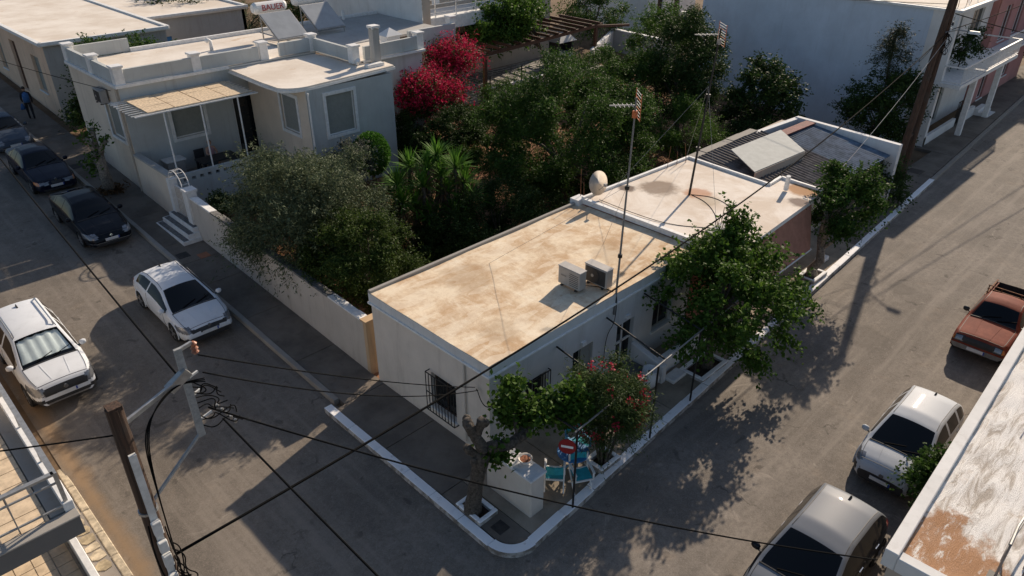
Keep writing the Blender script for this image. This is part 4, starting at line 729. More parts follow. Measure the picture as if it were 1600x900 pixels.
wire('overhead_cable', catenary((px-.1, py, 7.6), (-6, 14.5, 7.2), .1), .011, 'cable', 'black wire from the near left pole top to the left edge')
wire('overhead_cable', catenary((39.1, 10.8, 8.4), (30.2, 60, 9.), .8), .013, 'cable', 'thin wire from the timber pole across the blue wall to the houses behind')
wire('overhead_cable', catenary((39.0, 10.7, 7.3), (75, 8.5, 9.5), .6), .02, 'cable', 'cable from the timber pole along the right street to the right edge')
wire('overhead_cable', catenary((39.2, 10.7, 8.0), (62, 4.5, 3.5), .3), .02, 'cable', 'cable slanting down from the timber pole over the right street')
wire('overhead_cable', catenary((38.9, 10.7, 6.9), (27.0, 10.3, 2.9), .25), .011, 'cable_light', 'pale thin wire from the timber pole to the shed roof')
wire('overhead_cable', catenary((39, 10.8, 7.6), (44.4, 13.2, 4.6), .2), .012, 'cable', 'short wire from the timber pole to the blue wall corner')
wire('overhead_cable', catenary((2.0, 60, 8.4), (10.0, 34.2, 5.45), .5), .013, 'cable', 'thin wire from the upper left to the corner of the porch house')
wire('overhead_cable', smoothp([(9.92, 11.2, 2.32), (9.86, 11.1, 2.4), (9.85, 10.95, 2.1), (9.9, 10.8, 1.95), (10.02, 10.72, 2.0)]), .013, 'cable', 'short looped wire at the near corner of the corner house', 'overhead cables')
wire('overhead_cable', catenary((21.5, 1.0, 3.6), (11.6+6, 1.0, 3.2), .05), .01, 'cable', 'thin wire lying across the limed roof near the right edge')
# ================================================================== things on the roofs
ac_unit('air_conditioner', 'air conditioner with plain louvred side, nearer one on the tan roof', (14.3, 11.85, ZR+.02), 'x', False, 1.0, 'air conditioners')
ac_unit('air_conditioner', 'air conditioner showing its dark fan, farther one on the tan roof', (14.95, 11.4, ZR+.02), 'x', True, 1.0, 'air conditioners')
def antenna(name, label, base, top, r0, r1, mat, span, big):
    t = thing(name, label, 'antenna', base, 'television antennas'); b = Vector(base); p = Vector(top)
    MB().tube([b, b.lerp(p, .5), p], [r0, (r0+r1)/2, r1], 8).build('mast', mat, t); mm = Vector((.75, -.66, 0)); nn = Vector((.66, .75, 0)); h = p-Vector((0, 0, .2))
    for k in (.3, .62): MB().lathe(tuple(b.lerp(p, k)), [(r0*1.9, -.05), (r0*1.9, .05)], 8).build('mast_clamp', 'black_metal', t)
    MB().bar(h, h-mm*span*.9, .03).build('boom', 'galvanised', t)
    for k in range(9): MB().bar(h+Vector((0, 0, -.32+k*.08))-nn*.0+mm*.06+nn*span*.4, h+Vector((0, 0, -.32+k*.08))+mm*.06-nn*span*.4, .012).build('reflector_bar', 'galvanised' if k % 3 else 'orange_tip', t)
    for q in (-1, 1): MB().bar(h+mm*.06+nn*span*.4*q-Vector((0, 0, .34)), h+mm*.06+nn*span*.4*q+Vector((0, 0, .36)), .016).build('reflector_edge', 'orange_tip', t)
    for k in range(5): MB().bar(h-mm*(.12+.15*k)*span+nn*.18, h-mm*(.12+.15*k)*span-nn*.18, .012).build('director', 'galvanised', t)
    MB().box(h.x-.06, h.x+.06, h.y-.05, h.y+.05, h.z-.32, h.z-.14).build('dipole_box', 'orange_tip' if not big else 'plastic_grey', t)
    return t
antenna('tv_antenna', 'tall antenna mast on the tan roof edge beside the air conditioners', (14.92, 10.72, ZR-.7), (15.2, 10.8, 8.85), .034, .022, 'grey_steel', .75, False)
antenna('tv_antenna', 'rusty antenna mast rising from the middle of the pale rear roof', (22.15, 13.04, ZB), (22.6, 12.95, 9.25), .045, .026, 'black_metal', .95, True)
wr = [((22.3, 12.95, 7.4), (24.8, 15.0, ZB)), ((22.3, 12.95, 7.4), (19.4, 14.9, ZB)), ((22.3, 12.95, 7.4), (20.2, 10.7, ZB)), ((15.1, 10.78, 6.5), (17.2, 13.0, ZR)), ((15.1, 10.78, 6.5), (13.6, 14.6, ZR))]
for i, (a, b) in enumerate(wr): tag(MB().tube([a, b], .005, 4).build('guy_wire', 'rope_grey'), ['guy wire of the rusty mast to the far corner of the pale roof', 'guy wire of the rusty mast to the satellite dish side', 'guy wire of the rusty mast to the front edge', 'guy wire of the tall mast across the tan roof to the right', 'guy wire of the tall mast to the back of the tan roof'][i], 'wire', 'antenna guy wires')
def roofwire(pts, lab): tag(MB().tube(smoothp(pts), .011, 5).build('roof_wire', 'cable', smooth=True), lab, 'wire', 'wires lying on the roofs')
roofwire([(22.2, 13.0, ZB+.01), (22.6, 12.3, ZB+.01), (22.3, 11.4, ZB+.01), (21.2, 10.7, ZB+.01), (20.3, 10.6, ZB+.01)], 'black wire curling in a wide arc from the rusty mast foot')
roofwire([(22.2, 13.0, ZB+.01), (22.0, 12.2, ZB+.01), (21.2, 11.3, ZB+.01), (20.4, 10.9, ZB+.01)], 'black wire curling in a tight arc from the rusty mast foot')
roofwire([(19.4, 15.0, ZB+.04), (19.3, 13.4, ZB+.05), (19.5, 12.0, ZB+.01), (20.3, 10.9, ZB+.01)], 'black wire lying along the step between the two roofs')
roofwire([(14.6, 11.6, ZR+.04), (14.9, 11.2, ZR+.03), (14.95, 10.73, ZR+.02), (14.94, 10.66, 3.0), (14.9, 10.66, 2.3), (14.6, 10.7, 2.0), (14.55, 10.7, 1.0)], 'wire looping from the air conditioners down the front wall')
dsh = thing('satellite_dish', 'round beige satellite dish on the corner between the two roofs', 'satellite dish', (19.6, 15.4, ZB))
m = MB(); prof = []
for i in range(9): r = .44*i/8; prof.append((max(r, .001), .55*r*r))
m.lathe((0, 0, 0), prof, 28); m.lathe((0, 0, -.012), prof[::-1], 28)
rot = Vector((-.12, -.95, .22)).normalized().to_track_quat('Z', 'Y').to_matrix().to_4x4(); m.xf(Matrix.Translation((19.55, 15.3, ZB+.55)) @ rot); m.build('reflector', 'dish', dsh, smooth=True)
MB().tube([(19.6, 15.4, ZB-.05), (19.62, 15.45, ZB+.5)], .03, 8).build('bracket', 'galvanised', dsh); dv = Vector((-.12, -.95, .22)).normalized(); MB().tube([(19.55, 15.3, ZB+.15), Vector((19.55, 15.3, ZB+.5))+dv*.45], .013, 6).build('feed_arm', 'galvanised', dsh)
c = Vector((19.55, 15.3, ZB+.5))+dv*.47; MB().box(c.x-.05, c.x+.05, c.y-.05, c.y+.05, c.z-.04, c.z+.06).build('receiver', 'plastic_grey', dsh)
MB().box(18.85, 19.35, 15.5, 15.9, ZR-.3, ZR+.2).build('corner_block', 'whitewash', h1b)
# ================================================================== patio in front of the corner house
pp = thing('pipe_pergola', 'thin black pipe pergola frame along the front of the corner house', 'pergola', (12, 8.3, .14))
for x, y in ((10.28, 8.13), (13.72, 8.3), (15.9, 8.42)): MB().tube([(x, y, .1), (x, y, 2.62)], .028, 8).build('post', 'black_metal', pp)
MB().tube([(10.2, 8.13, 2.62), (13.72, 8.3, 2.62), (19.0, 8.6, 2.62)], .024, 8).build('front_rail', 'grey_steel', pp)
for a, b in (((12.47, 10.75, 2.61), (12.05, 8.2, 2.62)), ((14.62, 10.75, 2.58), (14.06, 8.32, 2.62)), ((16.43, 10.75, 2.64), (15.95, 8.42, 2.62)), ((10.35, 10.75, 2.6), (10.28, 8.13, 2.62))): MB().tube([a, b], .026, 8).build('cross_pipe', 'black_metal', pp)
ct = thing('masonry_counter', 'waist high whitewashed masonry counter on the corner patio', 'counter', (9.55, 9.3, .13))
MB().box(9.3, 9.78, 8.64, 10.2, .1, 1.3).build('base', 'wall_cream', ct, bevel=.03); MB().box(9.26, 9.82, 8.6, 10.22, 1.3, 1.37).build('top', 'whitewash', ct, bevel=.02)
cl = MB(); N = 14
for i in range(N+1):
    for j in range(6): cl.v.append((9.32+j*.095, 8.95+i*.085, 1.385+.018*math.sin(i*1.1+j*.6)+.012*math.sin(j*2.2)))
cl.f = [(i*6+j, i*6+j+1, (i+1)*6+j+1, (i+1)*6+j) for i in range(N) for j in range(5)]
tag(cl.build('folded_cloth', 'white_paint', smooth=True), 'crumpled white cloth lying along the masonry counter', 'cloth')
bo = thing('bowl', 'round pale bowl with brown contents standing on the masonry counter', 'bowl', (9.62, 9.15, 1.41)); MB().lathe((9.62, 9.15, 1.41), [(.09, 0), (.15, .05), (.18, .13), (.165, .13), (.14, .1), (.001, .1)], 24).build('bowl_body', 'bowl_white', bo, smooth=True); MB().lathe((9.62, 9.15, 1.505), [(.14, 0), (.12, .012), (.001, .015)], 20).build('contents', 'porcelain_brown', bo)
def director_chair(label, c, ang, frame, cloth):
    t = thing('director_chair', label, 'chair', c, 'patio chairs'); t.rotation_euler = (0, 0, ang); ms = []
    def B(name, mb, mat): o = mb.build(name, mat, None); o.parent = t; o.location = Vector(o['_org']); o['_org'] = t['_org']; return o
    for s in (-.24, .24):
        B('leg', MB().bar((s, -.24, 0), (s, .22, .46), .035, .03), frame); B('leg', MB().bar((s, .24, 0), (s, -.22, .46), .035, .03), frame)
        B('back_post', MB().bar((s, .22, .44), (s, .27, .92), .035), frame); B('front_post', MB().bar((s, -.23, .44), (s, -.23, .66), .035), frame); B('armrest', MB().bar((s, -.27, .67), (s, .25, .67), .06, .025), frame)
    for y in (-.23, .23): B('seat_rail', MB().bar((-.25, y, .44), (.25, y, .44), .035), frame)
    m = MB(); m.add([(-.23, -.22, .46), (.23, -.22, .46), (.23, .22, .46), (-.23, .22, .46), (0, -.22, .43), (0, .22, .43)], [(0, 4, 5, 3), (4, 1, 2, 5)]); B('seat', m, cloth)
    m = MB()
    for i in range(7):
        u = i/6; y = .265+.05*math.sin(u*math.pi)
        m.v += [(-.24+.48*u, y-.02, .66), (-.24+.48*u, y, .9)]
    m.f = [(2*i, 2*i+1, 2*i+3, 2*i+2) for i in range(6)]; B('backrest', m, cloth); return t
director_chair('white framed folding chair with teal seat nearest the masonry counter', (10.5, 8.95, .13), R(130), 'white_paint', 'teal_cloth')
director_chair('teal folding chair standing behind the round blue table', (11.75, 9.25, .13), R(-15), 'sky_blue_paint', 'teal_cloth')
director_chair('white framed folding chair with teal seat beside the first pergola post', (10.95, 8.45, .13), R(-30), 'white_paint', 'teal_cloth')
tb = thing('round_table', 'small round blue table on the corner patio', 'table', (11.2, 8.95, .13))
MB().lathe((11.2, 8.95, .82), [(.001, 0), (.4, 0), (.42, .015), (.4, .03), (.001, .03)], 32).build('table_top', 'blue_paint', tb)
for k in range(3): a = 2*math.pi*k/3+.4; MB().tube([(11.2+.33*math.cos(a), 8.95+.33*math.sin(a), .13), (11.2, 8.95, .52), (11.2-.25*math.cos(a), 8.95-.25*math.sin(a), .82)], .016, 6).build('leg', 'sky_blue_paint', tb)
sg = thing('no_entry_sign', 'round red no entry sign with white bar by the first pergola post', 'sign', (10.13, 8.2, .13)); q = Vector((-.85, -.5, .05)).normalized(); rot = q.to_track_quat('Z', 'Y').to_matrix().to_4x4(); c = Vector((10.08, 8.24, 2.2))
m = MB().lathe((0, 0, 0), [(.21, 0), (.21, .012)], 36); m.xf(Matrix.Translation(c) @ rot); m.build('disc', 'sign_red', sg); rgt = Vector((0, 0, 1)).cross(q).normalized(); upv = q.cross(rgt); cc = c+q*.018
m = MB(); a = [cc-rgt*.145-upv*.032, cc+rgt*.145-upv*.032, cc+rgt*.145+upv*.032, cc-rgt*.145+upv*.032]; m.hexa(a, [p+q*.004 for p in a]); m.build('bar', 'sign_white', sg); MB().bar((10.15, 8.22, 2.2), (10.27, 8.14, 2.2), .03).build('sign_bracket', 'black_metal', sg)
ur = thing('urn', 'big white urn planter beside the front door steps', 'planter', (15.75, 9.95, .3)); MB().lathe((15.6, 9.7, .13), [(.14, 0), (.26, .18), (.3, .38), (.24, .55), (.2, .6), (.25, .66), (.22, .66), (.18, .58), (.001, .56)], 24).build('urn_body', 'whitewash', ur, smooth=True); MB().lathe((15.6, 9.7, .68), [(.18, 0), (.001, .03)], 16).build('earth', 'soil_dark', ur)
def tree_box(label, x0, x1, y0, y1, wd=.14, h=.26, cut=None):
    t = thing('tree_surround', label, 'tree surround', ((x0+x1)/2, (y0+y1)/2, .13), 'limed kerbs round the street trees')
    for i, b in enumerate(((x0, x1, y0, y0+wd), (x0, x1, y1-wd, y1), (x0, x0+wd, y0+wd, y1-wd), (x1-wd, x1, y0+wd, y1-wd))):
        if cut == i: continue
        MB().box(b[0], b[1], b[2], b[3], .1, h).build('edging', 'kerb_white', t, bevel=.02)
    MB().box(x0+wd, x1-wd, y0+wd, y1-wd, .1, .15).build('earth', 'soil_dark', t)
tree_box('limed square kerb round the gnarled tree at the corner', 8.24, 8.85, 9.3, 10.2, .12); tree_box('limed square kerb round the oleander trunk', 11.65, 12.45, 8.32, 8.95, .13, .3); tree_box('limed square kerb under the big mulberry', 16.9, 18.4, 8.62, 9.5, .15, .24); tree_box('limed kerb round the farther street mulberry', 25.1, 26.2, 8.98, 9.7, .14, .3)
tag(MB().box(16.2, 16.9, 9.2, 9.6, .13, .26).build('stone_block', 'whitewash', bevel=.03), 'small whitewashed block on the pavement beside the big mulberry', 'block'); tag(MB().box(26.9, 27.5, 9.5, 9.85, .13, .32).build('stone_block', 'whitewash', bevel=.03), 'small whitewashed block beyond the farther street mulberry', 'block')
# porch furniture
pt_ = thing('porch_table', 'dark table on the shaded porch', 'table', (13.0, 32.0, 1.52)); MB().box(12.2, 13.9, 31.6, 32.5, 2.22, 2.28).build('table_top', 'plastic_dark', pt_)
for x in (12.3, 13.8):
    for y in (31.7, 32.4): MB().bar((x, y, 1.52), (x, y, 2.22), .06).build('leg', 'plastic_dark', pt_)
for i, (x, y, a, lab) in enumerate(((12.4, 31.2, 180, 'dark porch chair at the street end of the table'), (13.4, 31.2, 180, 'dark porch chair at the bay end of the near side'), (14.3, 32.2, -90, 'dark porch chair tilted by the door end of the table'), (12.7, 32.9, 0, 'dark porch chair behind the table where a person sits'))):
    t = thing('porch_chair', lab, 'chair', (x, y, 1.52), 'dark chairs on the porch'); t.rotation_euler = (0, 0, R(a)); t['_org'] = (0, 0, 0)
    for sx in (-.2, .2):
        for sy in (-.2, .2): MB().bar((sx, sy, 0), (sx, sy, .44), .04).build('leg', 'plastic_dark', t)
    MB().box(-.23, .23, -.23, .23, .43, .47).build('seat', 'plastic_dark', t); MB().box(-.23, .23, .2, .24, .5, .95).build('backrest', 'plastic_dark', t)
bx_ = thing('storage_box', 'pale plastic box standing on the porch under the window', 'box', (11.5, 33.1, 1.52)); MB().box(11.1, 11.9, 32.8, 33.4, 1.52, 2.25).build('body', 'plastic_grey', bx_, bevel=.03); MB().box(11.05, 11.95, 32.75, 33.42, 2.25, 2.33).build('lid', 'white_paint', bx_, bevel=.02)
# ================================================================== plants
def leaf_mesh(P, L, W, up=.25, flat=None, D=None):
    n = len(P); d = nr.normal(size=(n, 3)); d[:, 2] *= .7
    if flat is not None: d = flat+d*.35
    if D is not None: d = D+d*.55
    d /= np.linalg.norm(d, axis=1)[:, None]; u = nr.normal(size=(n, 3)); u[:, 2] += up*3; s = np.cross(d, u); s /= np.linalg.norm(s, axis=1)[:, None]+1e-9; nn = np.cross(s, d)
    l = L*nr.uniform(.6, 1.25, n)[:, None]; w_ = W*nr.uniform(.7, 1.2, n)[:, None]
    return np.stack([P-d*l*.5, P+s*w_*.5+nn*w_*.18-d*l*.05, P+d*l*.5, P-s*w_*.5+nn*w_*.18-d*l*.05], 1).reshape(-1, 3)
def mesh_np(name, V, mat, parent, quads=True):
    org = np.array(parent['_org']) if parent is not None else np.zeros(3); n = len(V)//4; me = bpy.data.meshes.new(name); me.vertices.add(len(V)); me.vertices.foreach_set('co', (V-org).astype(np.float32).ravel())
    me.loops.add(4*n); me.loops.foreach_set('vertex_index', np.arange(4*n, dtype=np.int32)); me.polygons.add(n); me.polygons.foreach_set('loop_start', np.arange(0, 4*n, 4, dtype=np.int32)); me.polygons.foreach_set('loop_total', np.full(n, 4, np.int32)); me.update(); me.validate()
    me.materials.append(M[mat]); o = bpy.data.objects.new(name, me); col.objects.link(o)
    if parent is not None: o.parent = parent; o['_org'] = parent['_org']
    return o
def clumps(c, r, k, shell=.55):
    d = nr.normal(size=(k, 3)); d /= np.linalg.norm(d, axis=1)[:, None]; rad = (shell+(1-shell)*nr.random(k)**.6)[:, None]; p = d*rad*np.array(r); return np.array(c)+p
def crown(name, mat, parent, c, r, n, L, W, k=60, cs=.3, shell=.5, cut=-.75, up=.25, extra=None, tw=None):
    C_ = clumps(c, r, k, shell); C_ = C_[(C_[:, 2]-c[2]) > cut*r[2]]
    if extra is not None: C_ = np.vstack([C_, extra])
    per = 11; nt_ = n//per; wt = nr.uniform(.35, 1.6, len(C_)); wt /= wt.sum(); idx = nr.choice(len(C_), nt_, p=wt); sz = (cs*nr.uniform(.6, 1.4, len(C_))*np.mean(r))[idx][:, None]
    g_ = nr.normal(size=(nt_, 3)); O = C_[idx]+g_*sz*.34*np.array([1, 1, .8]); out = (O-np.array(c))/np.array(r); d = out*.8+nr.normal(size=(nt_, 3))*.55+np.array([0, 0, .45]); d /= np.linalg.norm(d, axis=1)[:, None]
    tl = (tw or 4.2*L)*nr.uniform(.5, 1.5, nt_)[:, None]; t = nr.random((nt_, per, 1)); P = O[:, None]+d[:, None]*tl[:, None]*t-np.array([0, 0, 1.])*(tl[:, None]*t**2*.25)+nr.normal(size=(nt_, per, 3))*L*.38
    D = np.repeat(d[:, None]*.6-np.array([0, 0, .35]), per, 1); mesh_np(name, leaf_mesh(P.reshape(-1, 3), L, W, up=up, D=D.reshape(-1, 3)), mat, parent); return C_
def limbs(parent, base, top, r, C_, k, mat='bark', bend=.25, name='trunk'):
    m = MB(); b = Vector(base); t = Vector(top); pts = [b]
    for i in range(1, 5): pts.append(b.lerp(t, i/5)+Vector((rnd.uniform(-1, 1), rnd.uniform(-1, 1), 0))*bend*r*3)
    pts.append(t); m.tube(pts, [r*1.35]+[r*(1-.1*i) for i in range(1, 6)], 10)
    ids = nr.choice(len(C_), min(k, len(C_)), replace=False)
    for i in ids:
        e = Vector(C_[i]); s = pts[rnd.choice((3, 4, 5))]; md = s.lerp(e, .5)+Vector((rnd.uniform(-.2, .2), rnd.uniform(-.2, .2), .15)); m.tube([s, md, e], [r*.45, r*.28, r*.08], 6)
    return m.build(name, mat, parent, smooth=True)
def tree(name, label, cat, base, c, r, n, L, W, mat, bark='bark', tr=.14, k=60, cs=.3, shell=.5, cut=-.75, group='trees and shrubs', nl=14, top=None, extra=None):
    t = thing(name, label, cat, base, group); C_ = crown('crown', mat, t, c, r, n, L, W, k, cs, shell, cut, extra=extra)
    limbs(t, (base[0], base[1], base[2]-.1), top or (c[0]*.6+base[0]*.4, c[1]*.6+base[1]*.4, c[2]-r[2]*.45), tr, C_, nl, bark); return t, C_
tree('olive_tree', 'large silvery olive tree leaning over the garden wall', 'tree', (11.9, 22.8, .45), (11.95, 22.3, 3.1), (2.6, 3.0, 2.1), 105000, .135, .036, 'leaf_olive', 'bark_pale', .2, 150, .3, .2, -.95)
tree('citrus_tree', 'dark citrus shrub between the olive and the tan roof', 'tree', (11.9, 18.8, .3), (11.75, 18.7, 2.35), (1.5, 2.15, 1.7), 62000, .085, .045, 'leaf_citrus', 'bark', .1, 70, .26, .4)
tree('broadleaf_tree', 'big dense evergreen tree in the middle of the garden behind the tan roof', 'tree', (23.6, 20.3, .4), (24.2, 20.6, 3.4), (3.7, 3.7, 2.9), 120000, .13, .05, 'leaf_big', 'bark', .25, 110, .22, .45, -.95)
tree('tall_tree', 'tall dark tree left of the blue wall', 'tree', (34.3, 21.6, .4), (34.4, 21.6, 4.4), (1.8, 1.9, 2.9), 42000, .15, .06, 'leaf_dark', 'bark', .16, 80, .28, .45)
tree('tall_tree', 'pale topped slender tree rising behind the dark tall tree', 'tree', (37.8, 25.5, .5), (38.0, 25.8, 4.6), (1.5, 1.5, 2.2), 9000, .14, .06, 'leaf_bright', 'bark', .12, 40, .3)
tree('medium_tree', 'rounded green tree between the big garden tree and the tall dark one', 'tree', (32.0, 23.4, .5), (31.8, 23.4, 3.3), (2.0, 2.0, 2.3), 34000, .13, .055, 'leaf_big', 'bark', .12, 60, .28)
tree('fig_tree', 'loose fig-like tree against the foot of the blue wall', 'tree', (37.4, 18.6, .3), (37.4, 18.6, 2.9), (1.7, 1.9, 1.7), 12000, .19, .10, 'leaf_dark', 'bark', .1, 34, .26, .6)
tree('garden_bush', 'light green bush in front of the tall dark tree', 'bush', (30.6, 18.9, .3), (30.6, 18.9, 2.1), (2.2, 1.8, 1.7), 30000, .12, .035, 'leaf_bright', 'bark', .07, 50, .28)
tree('garden_bush', 'low dark bush beside the foot of the fig-like tree', 'bush', (34.3, 17.2, .2), (34.3, 17.2, 1.2), (2.2, 1.3, 1.2), 20000, .13, .05, 'leaf_dark', 'bark', .06, 40, .3)
tree('garden_bush', 'dark leafy bush behind the long edge of the tan roof', 'bush', (18.4, 19.2, .3), (18.4, 19.0, 1.4), (2.3, 1.8, 1.4), 36000, .11, .045, 'leaf_dark', 'bark', .06, 46, .3)
tree('garden_bush', 'low dark bush below the satellite dish', 'bush', (20.9, 17.4, .2), (20.9, 17.4, 1.1), (1.9, 1.2, 1.3), 24000, .11, .045, 'leaf_dark', 'bark', .05, 36, .3)
tree('garden_bush', 'broad dark shrub below the bougainvillea', 'bush', (23.2, 29.0, .8), (23.2, 28.6, 1.95), (2.6, 1.9, 1.25), 42000, .12, .05, 'leaf_dark', 'bark', .08, 70, .26)
tree('garden_bush', 'green shrub left of the big garden tree', 'bush', (24.3, 26.0, .6), (24.4, 25.9, 1.7), (1.9, 1.7, 1.4), 22000, .12, .05, 'leaf_big', 'bark', .06, 40, .3)
tree('garden_bush', 'shrub against the terrace retaining wall', 'bush', (30.0, 30.4, .9), (30.5, 30.2, 1.5), (2.8, 1.6, 1.3), 22000, .13, .05, 'leaf_big', 'bark', .06, 44, .3)
tree('garden_bush', 'taller shrub in front of the pergola terrace', 'bush', (36.0, 29.6, .8), (36.0, 29.4, 2.0), (3.2, 1.8, 1.7), 30000, .13, .05, 'leaf_big', 'bark', .06, 50, .28)
tree('garden_bush', 'dim leafy shrub in front of the grey boundary wall', 'bush', (42.0, 28.2, .8), (42.0, 28.2, 1.6), (2.4, 1.8, 1.3), 9000, .15, .06, 'leaf_dark', 'bark', .06, 40, .3)
t = thing('clipped_bush', 'bright green clipped round bush in front of the bay window', 'bush', (18.05, 27.1, .7), 'trees and shrubs'); n = 16000; d = nr.normal(size=(n, 3)); d /= np.linalg.norm(d, axis=1)[:, None]; lump = 1+.05*np.sin(d[:, 0]*7)*np.sin(d[:, 1]*6+1)*np.cos(d[:, 2]*5); P = np.array([18.05, 27.1, 2.45])+d*np.array([.86, .86, 1.0])*((.8+.22*nr.random(n))*lump)[:, None]
mesh_np('crown', leaf_mesh(P, .075, .05, D=d*.8), 'leaf_ball', t); MB().tube([(18.05, 27.1, .6), (18.05, 27.1, 1.8)], .07, 8).build('trunk', 'bark', t)
tree('variegated_bush', 'pale variegated bush left of the clipped round bush', 'bush', (16.85, 27.0, .7), (16.85, 27.0, 2.4), (.8, .8, 1.0), 7000, .09, .045, 'leaf_varieg', 'bark', .05, 40, .26)
tree('garden_bush', 'small dark plant just inside the gate pillar', 'bush', (11.2, 27.6, .7), (11.2, 27.6, 1.5), (.7, .8, .8), 3500, .12, .06, 'leaf_dark', 'bark', .04, 18, .32)
tree('mulberry_tree', 'big bright mulberry overhanging the right street in front of the salmon wall', 'tree', (17.7, 9.0, .14), (18.0, 8.95, 2.8), (2.25, 1.8, 1.4), 21000, .13, .1, 'leaf_mulberry', 'bark', .15, 46, .27, .45, -.95, 'street mulberry trees', 20, (17.8, 9.0, 2.2), extra=np.array([[18.6, 9.3, 4.0], [18.9, 9.4, 4.3], [18.3, 9.2, 4.1], [19.0, 9.5, 4.55], [19.4, 9.4, 4.1], [16.1, 9.0, 2.3], [15.9, 8.6, 2.2], [19.9, 7.9, 2.5], [20.3, 7.5, 2.0], [18.9, 7.4, 1.6], [17.4, 7.5, 1.5]]))
tree('mulberry_tree', 'farther street mulberry with pale bare trunk beside the timber pole', 'tree', (25.65, 9.3, .14), (26.2, 8.95, 3.2), (1.5, 1.3, 1.15), 15000, .12, .085, 'leaf_big', 'bark_pale', .2, 46, .28, .35, -.95, 'street mulberry trees', 14, (25.8, 9.25, 2.3))
tree('garden_bush', 'dark bush at the foot of the timber pole', 'bush', (35.0, 10.6, .13), (35.0, 10.6, 1.2), (1.1, 1.0, 1.05), 6000, .14, .07, 'leaf_dark', 'bark', .06, 30, .3)
tree('garden_tree', 'dark leafy tree between the blue wall and the timber pole', 'tree', (41.3, 13.4, .1), (41.3, 13.4, 2.6), (1.75, 1.7, 1.9), 15000, .17, .08, 'leaf_dark', 'bark', .12, 60, .27)
tree('cypress_tree', 'thin ragged conifer rising in front of the blue wall', 'tree', (41.8, 13.6, .1), (41.55, 13.6, 5.2), (.6, .6, 1.6), 5200, .15, .035, 'leaf_cypress', 'bark', .07, 40, .34, .2, -1., nl=18, top=(41.45, 13.73, 6.6))
tree('vine_tree', 'bright green vine crown spreading over the brown pergola', 'tree', (38.2, 34.6, 1.1), (35.8, 36.0, 4.9), (3.4, 2.0, 1.0), 15000, .2, .15, 'leaf_bright', 'bark', .1, 60, .26, .3, -.9, top=(37.2, 35.2, 4.2))
tree('background_tree', 'dense dark tree behind the porch house roof', 'tree', (22.6, 56, 2), (22.6, 56.2, 4.0), (3.2, 3, 2.2), 16000, .22, .1, 'leaf_dark', 'bark', .16, 60, .26)
tree('background_tree', 'grey green shrub behind the solar heaters', 'tree', (27, 55.5, 2), (26.8, 55.5, 3.4), (2.6, 2, 1.5), 9000, .2, .04, 'leaf_olive', 'bark', .1, 50, .26)
tree('background_tree', 'dark tree behind the second solar heater', 'tree', (33, 56, 2), (33, 56, 4.0), (3.5, 2.5, 2.4), 12000, .22, .09, 'leaf_dark', 'bark', .14, 50, .28)
tree('background_tree', 'green tree between the pergola and the white outhouse', 'tree', (47.6, 38.6, 1.2), (47.6, 38.6, 3.7), (2.7, 2.2, 2.1), 12000, .2, .08, 'leaf_big', 'bark', .13, 50, .28)
tree('garden_bush', 'low scrub at the foot of the white outhouse', 'bush', (52.5, 35, 1), (52.5, 35, 1.6), (3.2, 1.8, 1.1), 9000, .18, .08, 'leaf_bright', 'bark', .06, 40, .3)
tree('climbing_plant', 'dark climbing plant on the far right house front', 'plant', (68, 12.2, 0), (68, 12, 4.0), (3.2, 1.2, 3.4), 14000, .22, .12, 'leaf_dark', 'bark', .1, 60, .28)
tree('kerb_bush', 'small bush growing beside the limed roof parapet over the white hatchback', 'bush', (16.35, 1.98, 0), (16.4, 2.02, 1.0), (.48, .3, .7), 3600, .12, .075, 'leaf_big', 'bark', .04, 26, .3)
tree('balcony_plant', 'dark potted plant on the white balcony', 'plant', (48.2, 12.2, 3.7), (48.2, 12.2, 5.0), (.6, .6, .9), 2500, .15, .08, 'leaf_dark', 'bark', .04, 16, .3)
tree('garden_bush', 'trailing dark plant in front of the peach house', 'bush', (10.9, 42.3, 1.4), (10.9, 42.3, 2.5), (.7, 1.0, .8), 3000, .15, .09, 'leaf_dark', 'bark', .04, 18, .3)
tree('background_tree', 'green treetop in the gap between the porch house and the peach house', 'tree', (13.6, 42.6, 1.4), (13.6, 42.6, 4.2), (2.6, 1.6, 1.7), 12000, .16, .08, 'leaf_big', 'bark', .12, 50, .3)
# pruned street tree on the left pavement
t = thing('pruned_street_tree', 'pruned street tree with few leaves between the dark cars and the porch house', 'tree', (8.95, 34.4, 1.07), 'trees and shrubs'); kn = [(8.6, 34.6, 3.6), (9.2, 34.0, 3.5), (8.6, 34.2, 2.9), (9.0, 34.8, 3.9)]; m = MB(); m.tube([(8.95, 34.4, .95), (8.9, 34.4, 2.0), (8.9, 34.4, 2.9)], [.27, .22, .2], 10)
for q in kn: m.tube([(8.9, 34.4, 2.7), Vector((8.9, 34.4, 2.9)).lerp(Vector(q), .6), q], [.14, .11, .13], 8)
m.build('trunk', 'bark_pale', t, smooth=True); Cn = np.array(kn+[(8.5, 34.9, 2.4), (8.6, 34.7, 2.1)]); P = Cn[nr.integers(0, 6, 380)]+nr.normal(size=(380, 3))*.17; mesh_np('crown', leaf_mesh(P, .16, .12), 'leaf_mulberry', t)
P = np.array([8.95, 34.4, 1.2])+nr.normal(size=(400, 3))*np.array([.3, .3, .05]); mesh_np('basal_shoots', leaf_mesh(P, .14, .09), 'leaf_brown', t)['kind'] = 'stuff'
